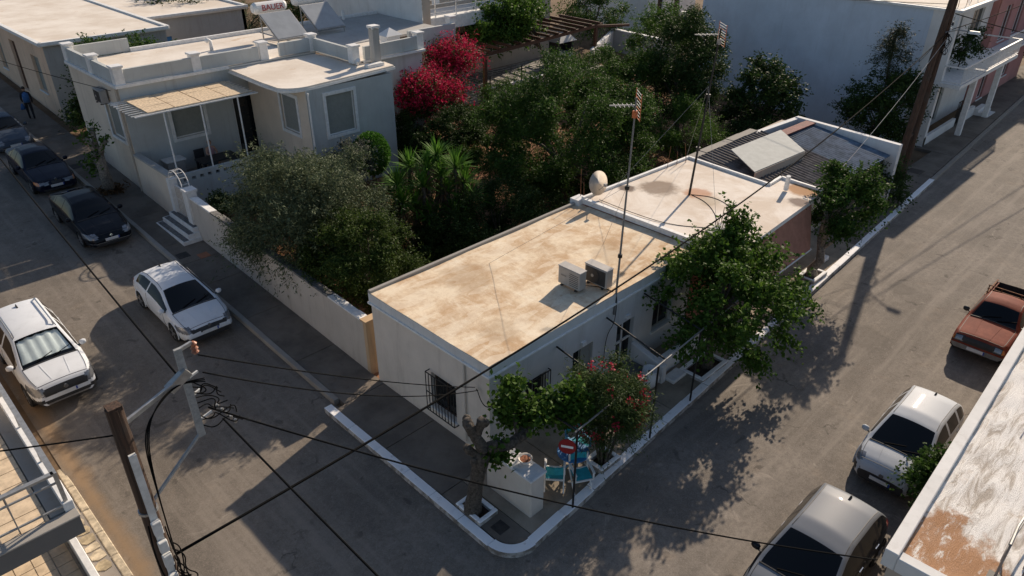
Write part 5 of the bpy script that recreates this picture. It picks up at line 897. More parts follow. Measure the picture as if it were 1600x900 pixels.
# gnarled pollarded mulberry at the corner
t = thing('pollarded_mulberry', 'gnarled pollarded mulberry with a knobbly trunk at the white corner kerb', 'tree', (8.5, 9.75, .13), 'street mulberry trees'); m = MB()
m.tube([(8.44, 9.8, .05), (8.46, 9.77, .4), (8.5, 9.75, .75), (8.53, 9.72, 1.1), (8.59, 9.68, 1.47), (8.62, 9.65, 1.8), (8.72, 9.58, 2.1)], [.29, .2, .18, .175, .18, .21, .23], 14)
m.tube([(8.72, 9.58, 2.05), (8.6, 9.68, 2.35), (8.5, 9.75, 2.65), (8.4, 9.82, 2.95), (8.38, 9.84, 3.1)], [.18, .14, .12, .15, .1], 10); m.tube([(8.55, 9.72, 2.5), (8.63, 9.66, 2.75), (8.67, 9.62, 2.98), (8.66, 9.6, 3.08)], [.1, .1, .14, .08], 9)
m.tube([(8.72, 9.58, 2.1), (8.95, 9.42, 2.2), (9.2, 9.3, 2.08), (9.5, 9.2, 2.25), (9.85, 9.3, 2.35), (10.2, 9.2, 2.3), (10.6, 9.0, 2.5)], [.2, .15, .13, .15, .11, .1, .06], 10); m.tube([(8.6, 9.66, 1.95), (8.42, 9.8, 2.1), (8.33, 9.85, 2.3)], [.13, .1, .13], 9); m.tube([(9.5, 9.2, 2.2), (9.6, 9.5, 2.6), (9.65, 9.65, 3.0)], [.1, .08, .05], 8)
for q in ((8.36, 9.72, 2.95), (8.46, 9.92, 3.0), (8.72, 9.54, 2.93), (8.56, 9.55, 1.55), (8.68, 9.75, 1.3), (8.42, 9.66, 1.9), (8.85, 9.4, 2.3), (9.15, 9.38, 2.15), (9.48, 9.1, 2.32), (8.78, 9.7, 2.0), (8.62, 9.52, 2.2)): m.lathe((q[0], q[1], q[2]-.09), [(.03, 0), (.085, .04), (.1, .09), (.08, .15), (.03, .19)], 9)
o = m.build('trunk', 'bark', t, smooth=True); mo = o.modifiers.new('knobs', 'SUBSURF'); mo.levels = 2; mo.render_levels = 2; tx = bpy.data.textures.new('knobs', 'CLOUDS'); tx.noise_scale = .12; dm = o.modifiers.new('bulges', 'DISPLACE'); dm.texture = tx; dm.strength = .07; dm.texture_coords = 'LOCAL'
Cn = np.array([(9.69, 9.68, 3.38), (9.63, 9.68, 2.94), (9.6, 9.74, 2.55), (10.01, 9.6, 2.53), (9.96, 9.05, 2.74), (10.49, 9.13, 2.77), (10.59, 8.8, 2.63), (10.89, 8.81, 3.04), (10.7, 8.9, 2.35), (9.9, 9.5, 2.45), (10.87, 8.58, 2.64), (8.95, 9.4, 2.0)]); n = 4300; i = nr.integers(0, len(Cn), n); d = nr.normal(size=(n, 3)); P = Cn[i]+d*np.array([.17, .17, .17]); mesh_np('crown', leaf_mesh(P, .14, .11), 'leaf_mulberry', t)
# oleander
t = thing('oleander', 'oleander bush with red flowers growing from a limed kerb square on the patio', 'bush', (12.05, 8.6, .13), 'trees and shrubs'); C_ = crown('foliage', 'leaf_oleander', t, (12.0, 8.65, 2.2), (.88, .8, 1.05), 24000, .12, .026, 60, .33, .3, -.9)
m = MB()
for k in range(9): a = 2*math.pi*k/9; e = C_[k]; m.tube([(12.05+.1*math.cos(a), 8.6+.1*math.sin(a), .1), (12.05+.3*math.cos(a), 8.6+.3*math.sin(a), 1.1), tuple(e)], [.035, .028, .01], 6)
m.build('stems', 'bark', t); f = clumps((12.05, 8.6, 2.3), (1.05, .95, 1.15), 34, .9); f = f[f[:, 2] > 1.5]; P = f[nr.integers(0, len(f), 620)]+nr.normal(size=(620, 3))*.07; mesh_np('flowers', leaf_mesh(P, .075, .06), 'petal_red', t)['kind'] = 'stuff'
# bougainvillea
t = thing('bougainvillea', 'crimson bougainvillea tumbling over the wall between the bay and the pergola', 'bush', (25.2, 30.6, .9), 'trees and shrubs')
C1 = clumps((26.7, 31.5, 4.75), (1.5, 1.2, .85), 60, .45); C2 = clumps((22.9, 29.5, 3.95), (1.2, .9, .6), 60, .45); C2 = np.vstack([C2, clumps((24.7, 29.9, 3.75), (1.2, .9, .7), 40, .4)]); C_ = np.vstack([C1, C2]); n = 34000; nt_ = n//9; i = nr.integers(0, len(C_), nt_); O = C_[i]+nr.normal(size=(nt_, 3))*.22; d = nr.normal(size=(nt_, 3))*.7+np.array([-.1, -.3, .35]); d /= np.linalg.norm(d, axis=1)[:, None]; tt = nr.random((nt_, 9, 1)); P = (O[:, None]+d[:, None]*.75*tt*nr.uniform(.4, 1.5, (nt_, 1, 1))-np.array([0, 0, .35])*tt**2+nr.normal(size=(nt_, 9, 3))*.05).reshape(-1, 3); k = np.repeat(nr.random(nt_) < .72, 9); mesh_np('flowers', leaf_mesh(P[k], .10, .08), 'petal_magenta', t); mesh_np('foliage', leaf_mesh(P[~k], .12, .07), 'leaf_dark', t); limbs(t, (25.2, 30.6, .8), (25.2, 30.5, 3.2), .1, C_, 16, 'bark')
# more dense undergrowth
tree('garden_bush', 'dark undergrowth at the foot of the yucca clump', 'bush', (16.8, 19.8, .3), (16.8, 20.0, 1.1), (1.6, 1.3, 1.1), 22000, .12, .04, 'leaf_dark', 'bark', .05, 46, .32)
tree('garden_bush', 'leafy shrub between the olive and the yucca clump', 'bush', (14.6, 22.2, .4), (14.6, 22.4, 1.3), (1.3, 1.3, 1.2), 18000, .11, .045, 'leaf_citrus', 'bark', .05, 40, .3)
tree('garden_bush', 'leafy shrub on the far side of the yucca clump', 'bush', (18.6, 24.0, .45), (18.0, 24.3, 1.0), (1.1, 1.1, .9), 12000, .11, .045, 'leaf_dark', 'bark', .05, 40, .3)
# yucca clump
t = thing('yucca_clump', 'clump of spiky yuccas in the middle of the garden', 'plant', (16.3, 21.6, .4), 'trees and shrubs')
ros = [(16.29, 21.93, 3.66), (17.24, 21.42, 4.04), (17.46, 20.56, 3.72), (16.28, 21.11, 3.1), (15.7, 21.97, 3.07), (17.13, 20.68, 2.77), (16.28, 20.82, 1.95), (16.98, 20.1, 1.97), (15.94, 21.23, 2.29), (17.69, 20.02, 2.48), (17.07, 20.96, 3.37), (15.49, 21.43, 2.55), (17.65, 20.31, 3.13), (16.67, 21.31, 3.65)]
for c in ros:
    MB().tube([(16.4+(c[0]-16.4)*.3, 21.6+(c[1]-21.6)*.3, .3), (c[0], c[1], c[2]*.6), c], [.13, .11, .08], 8).build('stem', 'bark', t)
    for mat, n, nm in (('leaf_yucca', 75, 'leaf_rosette'), ('leaf_dead', 40, 'dead_leaf_skirt')):
        V = []
        for k in range(n):
            az = rnd.random()*2*math.pi; el = rnd.uniform(.0, 1.45) if nm == 'leaf_rosette' else rnd.uniform(-1.3, -.25); L = rnd.uniform(.7, 1.05)*(1 if nm == 'leaf_rosette' else .75); d = Vector((math.cos(az)*math.cos(el), math.sin(az)*math.cos(el), math.sin(el))); s = Vector((-math.sin(az), math.cos(az), 0)); b = Vector(c)-Vector((0, 0, .0 if nm == 'leaf_rosette' else rnd.uniform(.1, .7))); wv = .032
            md = b+d*L*.55; tp = b+d*L+Vector((0, 0, -.10*L)); V += [b-s*wv*.6, b+s*wv*.6, md+s*wv, md-s*wv, md-s*wv, md+s*wv, tp+s*.004, tp-s*.004]
        mesh_np(nm, np.array([tuple(v) for v in V]), mat, t)
# rough grass and litter in the garden
n = 9000; P = np.stack([nr.uniform(10.4, 30, n), nr.uniform(16.2, 29, n), np.zeros(n)], 1); P = P[~((np.abs(P[:, 0]-20.5) < 3.2) & (np.abs(P[:, 1]-23.8) < 2.6) & (nr.random(len(P)) < .8))]; P[:, 2] = .05*(P[:, 1]-15.5)+.13; V = leaf_mesh(P, .2, .03, flat=np.array([0, 0, 1.]))
o = mesh_np('dry_grass', V, 'leaf_brown', None); o['label'] = 'dry grass and litter on the garden soil'; o['category'] = 'grass'; o['kind'] = 'stuff'
n = 2600; P = np.stack([nr.uniform(10.4, 30, n), nr.uniform(16.2, 29, n), np.zeros(n)], 1); P[:, 2] = .05*(P[:, 1]-15.5)+.16; o = mesh_np('green_weeds', leaf_mesh(P, .28, .05, flat=np.array([0, 0, 1.])), 'leaf_bright', None); o['label'] = 'green weeds scattered over the garden soil'; o['category'] = 'weeds'; o['kind'] = 'stuff'
# ================================================================== vehicles
def kp(pts, s): a = np.array(pts, float); return np.interp(s, a[:, 0], a[:, 1])
def smooth_arr(a, k):
    if k < 1: return a
    w_ = np.hanning(2*k+3)[1:-1]; w_ /= w_.sum(); p = np.concatenate([a[0]-(a[1:k+1][::-1]-a[0])*0, a, [a[-1]]*k]) if False else np.concatenate([[a[0]]*k, a, [a[-1]]*k]); b = np.convolve(p, w_, 'valid'); b[0] = a[0]; b[-1] = a[-1]; return b
def make_car(name, label, group, front, heading, sp, pitch=0., sc=1.):
    L, W = sp['L'], sp['W']; S = np.unique(np.concatenate([np.linspace(0, .12, 7), np.arange(.12, L-.12, .035), np.linspace(L-.12, L, 7)])); n = len(S)
    top = smooth_arr(kp(sp['top'], S), 3); wf = smooth_arr(kp(sp['plan'], S), 3)*W/2; zb = kp(sp['zb'], S); bl = np.minimum(kp(sp['belt'], S), top-.05); roofz = top.max(); wr = sp['wr']
    cab = np.clip((top-bl-.05)/(roofz-bl-.05+1e-6), 0, 1); wb = wf*.965; wt = (wb-.05)*(1-cab)+np.minimum(wr, wb-.06)*cab; edge = top-(.035+.02*cab); ws = wf*.93
    nb, nc, nd = 9, 7, 10; half = []
    for i in range(n):
        sec = [(0, zb[i]), (ws[i]*.5, zb[i]), (ws[i]*.92, zb[i]), (ws[i], zb[i]+.05)]
        for j in range(1, nb+1): t = j/nb; sec.append((ws[i]+(wb[i]-ws[i])*t+(wf[i]-max(ws[i], wb[i])*.99)*math.sin(math.pi*min(1, t*1.0))*1.0, zb[i]+.05+(bl[i]-zb[i]-.05)*t))
        for j in range(1, nc+1): t = j/nc; sec.append((wb[i]+(wt[i]-wb[i])*t+.012*math.sin(math.pi*t)*cab[i], bl[i]+(edge[i]-bl[i])*t))
        for j in range(1, nd+1): t = j/nd; y = wt[i]*(1-t); sec.append((y, edge[i]+(top[i]-edge[i])*(1-(1-t)**2)))
        half.append(sec)
    K = len(half[0]); V = np.zeros((n, 2*K-1, 3))
    for i in range(n):
        for k in range(K): y, z = half[i][k]; V[i, k] = (-S[i], y, z); V[i, 2*K-2-k] = (-S[i], -y, z)
    # wheel arches: snap then drop
    ra = sp['rw']+.055
    for xw in sp['axles']:
        for i in range(n):
            for k in range(2*K-1):
                x, y, z = V[i, k]
                if abs(y) > .45*W/2 and z < sp['rw']+ra+.1:
                    dx, dz = x+xw, z-sp['rw']; d = math.hypot(dx, dz)
                    if ra-.028 < d < ra+.028: V[i, k, 0] = -xw+dx/d*ra; V[i, k, 2] = sp['rw']+dz/d*ra
    faces = []; 
    for i in range(n-1):
        for k in range(2*K-2): faces.append(((i, k), (i, k+1), (i+1, k+1), (i+1, k)))
    verts = [tuple(p) for p in V.reshape(-1, 3)]; idx = lambda a: a[0]*(2*K-1)+a[1]; F = [tuple(idx(a) for a in f) for f in faces]
    for i in (0, n-1):      # nose and tail faces as a grid
        for k in range(K-1):
            for q in range(16):
                def pt(kk, u): a = V[i, kk]; return (a[0], a[1]*(1-2*u), a[2])
                b = len(verts); verts += [pt(k, q/16), pt(k+1, q/16), pt(k+1, (q+1)/16), pt(k, (q+1)/16)]; F.append((b, b+1, b+2, b+3))
    groups = {}
    kb, kc = 3+nb, 3+nb+nc
    nside = (n-1)*(2*K-2)
    for fi, f in enumerate(F):
        c = np.mean([verts[a] for a in f], axis=0); s = -c[0]; ay = abs(c[1]); side = 'l' if c[1] > 0 else 'r'; g_ = 'body'
        drop = False
        for xw in sp['axles']:
            if ay > .45*W/2 and math.hypot(s-xw, c[2]-sp['rw']) < ra-.004: drop = True
        if drop: continue
        if fi < nside:
            i, k = divmod(fi, 2*K-2); kk = k if k < K-1 else 2*K-3-k; i_s = min(i, n-1); hgt = edge[i]-bl[i]
            if kk >= kc-0 and sp['cowl']+.04 < s < sp['header']-.03 and ay < wt[i]-.05: g_ = 'windshield' if (sp['cowl']+.17 < s < sp['header']-.07 and ay < wt[i]-.1) else ('windshield_border_a' if s < (sp['cowl']+sp['header'])/2 else 'windshield_border_b')
            elif kk >= kc and sp['rr']+.05 < s < sp['rd']-.04 and ay < wt[i]-.07: g_ = 'rear_window'
            elif kb <= kk < kc-1 and kk > kb and hgt > .1 and sp['cowl']+.28 < s < sp['rd']-sp.get('cp', .3) and not any(abs(s-b) < .045 for b in sp['bp']): g_ = 'side_window_%s%d' % (side, sum(s > b for b in sp['bp']))
            elif kk >= kc and sp.get('bed') and sp['bed'][0] < s < sp['bed'][1] and ay < wt[i]-.04: continue
            elif sp.get('roofpaint') and kk >= kc-1: g_ = 'roof_panel'
            elif kk < 5 and sp.get('sill'): g_ = 'sill'
        if g_ in ('body', 'sill', 'roof_panel'):
            for nm, (s0, s1, y0, y1, z0, z1) in sp['det'].items():
                if s0 <= s <= s1 and y0 <= ay <= y1 and z0 <= c[2] <= z1: g_ = nm+('_'+side if nm.split('.')[0] in ('headlight', 'taillight', 'fog_lamp', 'indicator') else ''); break
        groups.setdefault(g_, []).append(f)
    t = thing(name, label, sp['cat'], (0, 0, 0), group); t['_org'] = (0, 0, 0)
    mats = {'body': sp['paint'], 'windshield': sp.get('ws_mat', 'car_glass'), 'rear_window': 'car_glass', 'side_window': 'car_glass', 'headlight': 'lamp_glass', 'taillight': 'tail_red', 'grille': 'plastic_dark', 'lower_grille': 'plastic_dark', 'bumper': sp.get('bump_mat', 'plastic_dark'), 'sill': 'plastic_dark', 'windshield_border': 'car_glass', 'fog_lamp': 'plastic_dark', 'indicator': 'lamp_orange', 'roof_panel': sp.get('roofpaint', sp['paint']), 'trim': 'chrome', 'skid_plate': 'alloy'}
    objs = {}
    order = ['body']+[g for g in groups if g != 'body']
    for g_ in order:
        fs = groups[g_]; used = sorted({a for f in fs for a in f}); mp = {a: i for i, a in enumerate(used)}; m = MB(); m.v = [tuple(x*sc for x in verts[a]) for a in used]; m.f = [tuple(mp[a] for a in f) for f in fs]
        base = g_.split('.')[0]; nm = base
        for key in ('side_window', 'windshield_border', 'headlight', 'taillight', 'fog_lamp', 'indicator'):
            if base.startswith(key): nm = key
        objs[g_] = m.build(nm, mats[nm], t, smooth=True)
    if sp.get('sunshade'):
        fs = groups['windshield']; used = sorted({a for f in fs for a in f}); mp = {a: i for i, a in enumerate(used)}; m = MB()
        for a in used: x, y, z = verts[a]; m.v.append((x-.03, y*.95, z-.05+.018*math.cos(y*2*math.pi/.27)))
        m.f = [tuple(mp[a] for a in f) for f in fs]; m.build('sunshade', 'sunshade', t, smooth=True)
    if sp.get('bed'):
        b0, b1 = sp['bed']; y1 = W/2-.13; zt_, zf = sp['bedz'], sp['bedz']-.42; m = MB(); m.add([(-b0, -y1, zt_), (-b1, -y1, zt_), (-b1, y1, zt_), (-b0, y1, zt_), (-b0, -y1, zf), (-b1, -y1, zf), (-b1, y1, zf), (-b0, y1, zf)], [(4, 5, 6, 7), (0, 1, 5, 4), (1, 2, 6, 5), (2, 3, 7, 6), (3, 0, 4, 7)]); m.build('cargo_bed', 'plastic_dark', t)
        m = MB()
        for q in range(4): m.bar((-b0+.1, -y1-.04, zt_+.1+q*.13), (-b0+.1, y1+.04, zt_+.1+q*.13), .025)
        for y in (-y1, -.3, .3, y1): m.bar((-b0+.1, y, zt_-.1), (-b0+.1, y, zt_+.5), .03)
        m.build('headboard_rack', 'rust', t)
        for y in (-y1-.05, y1+.05): MB().bar((-b0, y, zt_+.03), (-b1-.05, y, zt_+.03), .05).build('bed_rail', 'rust', t)
        MB().bar((-b0-.2, y1, zt_+.05), (-b1-.1, y1+.1, zt_+.75), .05).build('plank', 'rust', t); MB().bar((-b0-.4, -.2, zf+.08), (-b1+.2, .3, zf+.1), .3, .12).build('load_board', 'dark_wood', t)
    # lips, liners, wheels
    for xw in sp['axles']:
        for s_ in (-1, 1):
            yw = s_*(W/2*sp['wy']); lp = MB().tube([(-xw+ra*math.cos(a), s_*(np.interp(xw, S, wf)*.985), sp['rw']+ra*math.sin(a)) for a in np.linspace(-.25, math.pi+.25, 17)], .022, 6); lp.v = [tuple(c*sc for c in v) for v in lp.v]; lp.build('wheel_arch', sp.get('arch', sp['paint']), t, smooth=True)
            ln = MB(); N = 16
            for a in np.linspace(-.2, math.pi+.2, N): ln.v += [(-xw+ra*math.cos(a), s_*W/2*.93, sp['rw']+ra*math.sin(a)), (-xw+ra*math.cos(a), s_*W/2*.5, sp['rw']+ra*math.sin(a))]
            ln.f = [(2*i, 2*i+1, 2*i+3, 2*i+2) for i in range(N-1)]+[tuple(2*i+1 for i in range(N))]; ln.v = [tuple(c*sc for c in v) for v in ln.v]; ln.build('wheel_liner', 'plastic_dark', t)
            r = sp['rw']; wd = .1; c = (-xw*sc, yw*sc, r*sc); w_ = thing('x', '', '', (0, 0, 0)); bpy.data.objects.remove(w_)
            ty = MB().lathe(c, [(r*.66*sc, -wd*sc), (r*.93*sc, -wd*sc), (r*sc, -wd*.6*sc), (r*sc, wd*.6*sc), (r*.93*sc, wd*sc), (r*.66*sc, wd*sc)], 28, 'y').build('wheel', 'rubber', t, smooth=False)
            MB().lathe((c[0], c[1]+s_*.02*sc, c[2]), [(r*.66*sc, -.06*sc), (r*.66*sc, .062*sc), (r*.6*sc, .05*sc), (r*.58*sc, .02*sc), (.001, .02*sc)] if s_ > 0 else [(.001, -.02*sc), (r*.58*sc, -.02*sc), (r*.6*sc, -.05*sc), (r*.66*sc, -.062*sc), (r*.66*sc, .06*sc)], 24, 'y').build('rim_barrel', 'plastic_dark', ty)
            m = MB()
            for q in range(sp.get('spokes', 5)):
                a = 2*math.pi*q/sp.get('spokes', 5)+.3; yo = c[1]+s_*(wd-.01)*sc; m.bar((c[0], yo, c[2]), (c[0]+r*.64*sc*math.cos(a), yo, c[2]+r*.64*sc*math.sin(a)), .07*sc, .03*sc, (0, 1, 0))
            m.lathe((c[0], c[1]+s_*(wd-.01)*sc, c[2]), [(.06*sc, -.018*sc), (.06*sc, .018*sc)], 12, 'y')
            m.lathe((c[0], c[1]+s_*(wd-.015)*sc, c[2]), [(r*.6*sc, -.01), (r*.67*sc, -.01), (r*.67*sc, .01), (r*.6*sc, .01)], 24, 'y'); m.build('rim', sp.get('rim', 'alloy'), ty)
    def part(nm, m, mat, par=t, sm=False): m.v = [tuple(c*sc for c in v) for v in m.v]; return m.build(nm, mat, par, smooth=sm)
    sc_m = sp['cowl']+.3
    wM = float(np.interp(sc_m, S, wb)); zM = float(np.interp(sc_m, S, bl))
    for s_ in (-1, 1):
        m = MB().tube([(-sc_m, s_*(wM+.02), zM+.08), (-sc_m, s_*(wM+.06), zM+.09), (-sc_m, s_*(wM+.15), zM+.1), (-sc_m, s_*(wM+.2), zM+.1)], [.05, .085, .085, .05], 10)
        m.v = [(-sc_m+(v[0]+sc_m)*.75, v[1], v[2]) for v in m.v]; part('mirror', m, sp.get('mirror', sp['paint']), sm=True); part('mirror_arm', MB().bar((-sc_m, s_*(wM-.03), zM+.03), (-sc_m, s_*(wM+.08), zM+.06), .06, .03), 'plastic_dark')
        for b in sp.get('handles', ()):
            y = float(np.interp(b, S, wb)); part('door_handle', MB().bar((-b, s_*(y+.012), float(np.interp(b, S, bl))-.09), (-b-.17, s_*(y+.012), float(np.interp(b, S, bl))-.085), .03, .035), sp.get('handle_mat', sp['paint']))
        for b in sp.get('seams', ()):
            ps = [(-b, s_*(half[int(np.searchsorted(S, b))][k][0]+.002), half[int(np.searchsorted(S, b))][k][1]) for k in range(4, kb+1)]; part('door_seam', MB().tube(ps, .007, 4), 'plastic_dark')
        if sp.get('rails'):
            a = sp['rails']; part('roof_rail', MB().tube([(-a[0], s_*(wr-.07), roofz-.07), (-a[0]-.12, s_*(wr-.07), roofz+.035), (-a[1]+.12, s_*(wr-.07), roofz+.035), (-a[1], s_*(wr-.07), roofz-.06)], .022, 6), sp.get('rail_mat', 'alloy'))
    def surf(s_, u): i_ = int(np.clip(np.searchsorted(S, s_), 0, n-1)); y_ = wt[i_]*u; return (-S[i_], y_, edge[i_]+(top[i_]-edge[i_])*(1-u*u)+.003)
    c0 = sp['cowl']
    for u in (-.94, .94): part('hood_seam', MB().tube([surf(q, u) for q in np.linspace(.16, c0, 9)], .0075, 4), 'plastic_dark')
    part('hood_seam', MB().tube([surf(.15, u) for u in np.linspace(-.94, .94, 9)], .0075, 4), 'plastic_dark')
    part('cowl_panel', MB().tube([surf(c0+.015, u) for u in np.linspace(-.93, .93, 13)], .022, 6), 'plastic_dark')
    for u in (-.93, .93): part('roof_seam', MB().tube([surf(q, u) for q in np.linspace(sp['header']+.02, sp['rr']-.02, 9)], .009, 4), 'plastic_dark')
    for u in (-.42, .42): part('hood_crease', MB().tube([surf(q, u*(.75+.25*q/c0)) for q in np.linspace(.22, c0-.05, 7)], .009, 4), sp.get('roofpaint', sp['paint']))
    z0 = sp['platez']; fx = .012
    pl = part('number_plate', MB().box(fx, fx+.012, -.26, .26, z0, z0+.11), 'plate'); part('country_strip', MB().box(fx+.012, fx+.014, .215, .26, z0, z0+.11), 'plate_blue', pl)
    em = sp.get('emblem')
    if em: part('emblem', MB().lathe((fx+sp.get('emx', 0), 0, em), [(.035, -.01), (.062, -.01), (.062, .012), (.035, .012)] if not sp.get('lozenge') else [(.03, -.01), (.07, 0), (.03, .012)], 4 if sp.get('lozenge') else 16, 'x'), 'chrome')
    if sp.get('fin') is not None: f_ = sp['fin']; zf = float(np.interp(f_, S, top)); part('antenna_fin', MB().hexa([(-f_+.1, -.025, zf-.01), (-f_-.08, -.03, zf-.01), (-f_-.08, .03, zf-.01), (-f_+.1, .025, zf-.01)], [(-f_-.03, -.005, zf+.07), (-f_-.08, -.006, zf+.07), (-f_-.08, .006, zf+.07), (-f_-.03, .005, zf+.07)]), 'plastic_dark')
    for s_ in (.1, -.35):
        a = sp['cowl']+.08; za = float(np.interp(a, S, top)); b = a+.16; zb_ = float(np.interp(b, S, top)); part('wiper', MB().bar((-a, s_, za+.02), (-b, s_+.5, zb_+.018), .018, .015), 'cable')
    hd = Vector((math.cos(heading), math.sin(heading), 0)); fwd = (hd+Vector((0, 0, -math.tan(pitch)))).normalized(); lf = Vector((0, 0, 1)).cross(fwd).normalized(); up_ = fwd.cross(lf)
    t.matrix_world = Matrix(((fwd.x, lf.x, up_.x, front[0]), (fwd.y, lf.y, up_.y, front[1]), (fwd.z, lf.z, up_.z, front[2]), (0, 0, 0, 1)))
    return t
PL = lambda L, f=.74, r=.80: [(0, f), (.07, f+.09), (.2, .90), (.5, .965), (.9, .99), (1.4, 1), (L-1.2, 1), (L-.6, .985), (L-.2, .93), (L-.05, r+.06), (L, r)]
suv = dict(cat='car', L=4.34, W=1.80, wr=.60, paint='paint_white', rw=.35, axles=(.84, 3.51), wy=.88, top=[(0, .74), (.05, .9), (.18, 1.01), (.5, 1.06), (1.0, 1.12), (1.08, 1.14), (1.95, 1.60), (2.3, 1.66), (3.7, 1.66), (4.0, 1.62), (4.2, 1.25), (4.3, 1.02), (4.34, .8)], belt=[(0, .6), (.3, .86), (1.2, 1.04), (4.0, 1.12), (4.34, .9)], plan=PL(4.34, .78), zb=[(0, .36), (.5, .26), (3.8, .26), (4.34, .38)], cowl=1.0, header=1.97, rr=3.98, rd=4.28, bp=(2.55, 3.4), cp=.25, det={'grille': (0, .16, 0, .56, .64, .88), 'headlight': (0, .6, .54, .95, .68, .92), 'lower_grille': (0, .14, 0, .6, .42, .52), 'skid_plate': (0, .14, 0, .55, .34, .44), 'fog_lamp': (0, .35, .62, .9, .46, .58), 'taillight': (4.05, 4.34, .6, .9, .85, 1.15)}, sill=True, arch='plastic_dark', rails=(2.05, 3.85), ws_mat='clear_glass', sunshade=True, platez=.55, emblem=.79, seams=(1.5, 2.5, 3.45), handles=(2.2, 3.15), fin=3.6, spokes=5)
coupe = dict(cat='car', L=4.26, W=1.81, wr=.56, paint='paint_white', rw=.325, axles=(.86, 3.44), wy=.89, top=[(0, .52), (.06, .66), (.2, .74), (.6, .85), (1.06, .94), (1.98, 1.32), (2.4, 1.39), (3.3, 1.37), (3.65, 1.30), (4.0, 1.02), (4.18, .90), (4.26, .7)], belt=[(0, .5), (.4, .7), (1.2, .87), (3.4, .98), (4.26, .8)], plan=PL(4.26, .76), zb=[(0, .24), (.5, .17), (3.8, .17), (4.26, .3)], cowl=.98, header=2.0, rr=3.58, rd=4.1, bp=(2.75,), cp=.45, det={'grille': (0, .22, 0, .60, .54, .655), 'headlight': (0, .66, .58, .95, .56, .73), 'lower_grille': (0, .4, 0, .78, .215, .41), 'taillight': (3.95, 4.26, .55, .95, .75, .92)}, platez=.44, emblem=.66, emx=-.05, seams=(1.45, 2.75), handles=(2.5,), fin=3.45, spokes=5)
saloon = dict(cat='car', L=4.69, W=1.81, wr=.56, paint='paint_dark', rw=.32, axles=(.95, 3.71), wy=.88, top=[(0, .5), (.06, .64), (.25, .73), (.7, .84), (1.3, .95), (2.1, 1.37), (2.6, 1.44), (3.2, 1.41), (3.9, 1.16), (4.3, 1.02), (4.58, .96), (4.69, .75)], belt=[(0, .5), (.4, .68), (1.3, .88), (4.0, .95), (4.69, .85)], plan=PL(4.69, .70), zb=[(0, .26), (.5, .18), (4.2, .18), (4.69, .32)], cowl=1.24, header=2.08, rr=3.28, rd=4.2, bp=(2.75, 3.55), cp=.5, det={'headlight': (0, .75, .48, .93, .56, .72), 'lower_grille': (0, .2, 0, .6, .28, .36), 'trim': (0, .25, 0, .8, .38, .41), 'taillight': (4.4, 4.69, .55, .95, .72, .92)}, platez=.44, emblem=.62, emx=-.03, lozenge=True, seams=(1.6, 2.75, 3.6), handles=(2.45, 3.4), spokes=8)
sedan = dict(cat='car', L=4.47, W=1.74, wr=.54, paint='paint_navy', rw=.315, axles=(.77, 3.50), wy=.89, top=[(0, .55), (.05, .66), (.2, .73), (.7, .84), (1.35, .94), (2.1, 1.36), (2.5, 1.41), (3.1, 1.38), (3.7, 1.05), (3.85, 1.02), (4.35, 1.0), (4.47, .8)], belt=[(0, .5), (.4, .68), (1.3, .87), (4.0, .94), (4.47, .85)], plan=PL(4.47, .80), zb=[(0, .26), (.5, .18), (4.0, .18), (4.47, .32)], cowl=1.3, header=2.08, rr=3.12, rd=3.72, bp=(2.65, 3.25), cp=.25, det={'grille': (0, .1, .03, .2, .55, .66), 'headlight': (0, .3, .3, .68, .55, .66), 'indicator': (0, .4, .68, .9, .55, .66), 'lower_grille': (0, .15, 0, .55, .26, .36), 'taillight': (4.2, 4.47, .5, .9, .75, .92)}, platez=.42, emblem=.70, emx=-.07, seams=(1.5, 2.6, 3.45), handles=(2.35, 3.2), spokes=7)
hatch = dict(cat='car', L=3.94, W=1.745, wr=.57, paint='paint_pearl', rw=.32, axles=(.80, 3.36), wy=.88, top=[(0, .55), (.06, .72), (.2, .83), (.5, .92), (.82, .98), (1.72, 1.42), (2.1, 1.5), (3.1, 1.48), (3.45, 1.42), (3.75, 1.1), (3.88, .92), (3.94, .75)], belt=[(0, .5), (.3, .74), (1.0, .92), (3.4, 1.02), (3.94, .85)], plan=PL(3.94, .68), zb=[(0, .24), (.4, .18), (3.5, .18), (3.94, .32)], cowl=.75, header=1.74, rr=3.42, rd=3.86, bp=(2.3, 3.05), cp=.3, det={'headlight': (.1, .72, .56, .93, .66, .84), 'grille': (0, .3, 0, .56, .2, .54), 'fog_lamp': (.05, .5, .66, .95, .34, .58), 'taillight': (3.6, 3.94, .6, .95, .8, 1.05)}, platez=.36, emblem=.60, emx=-.0, seams=(1.25, 2.3, 3.0), handles=(2.05, 2.8), fin=3.25, spokes=8)
hatch2 = dict(hatch); hatch2.update(paint='paint_dark', roofpaint='paint_silver', handles=(2.05, 2.85), handle_mat='chrome', mirror='paint_dark', wr=.58)
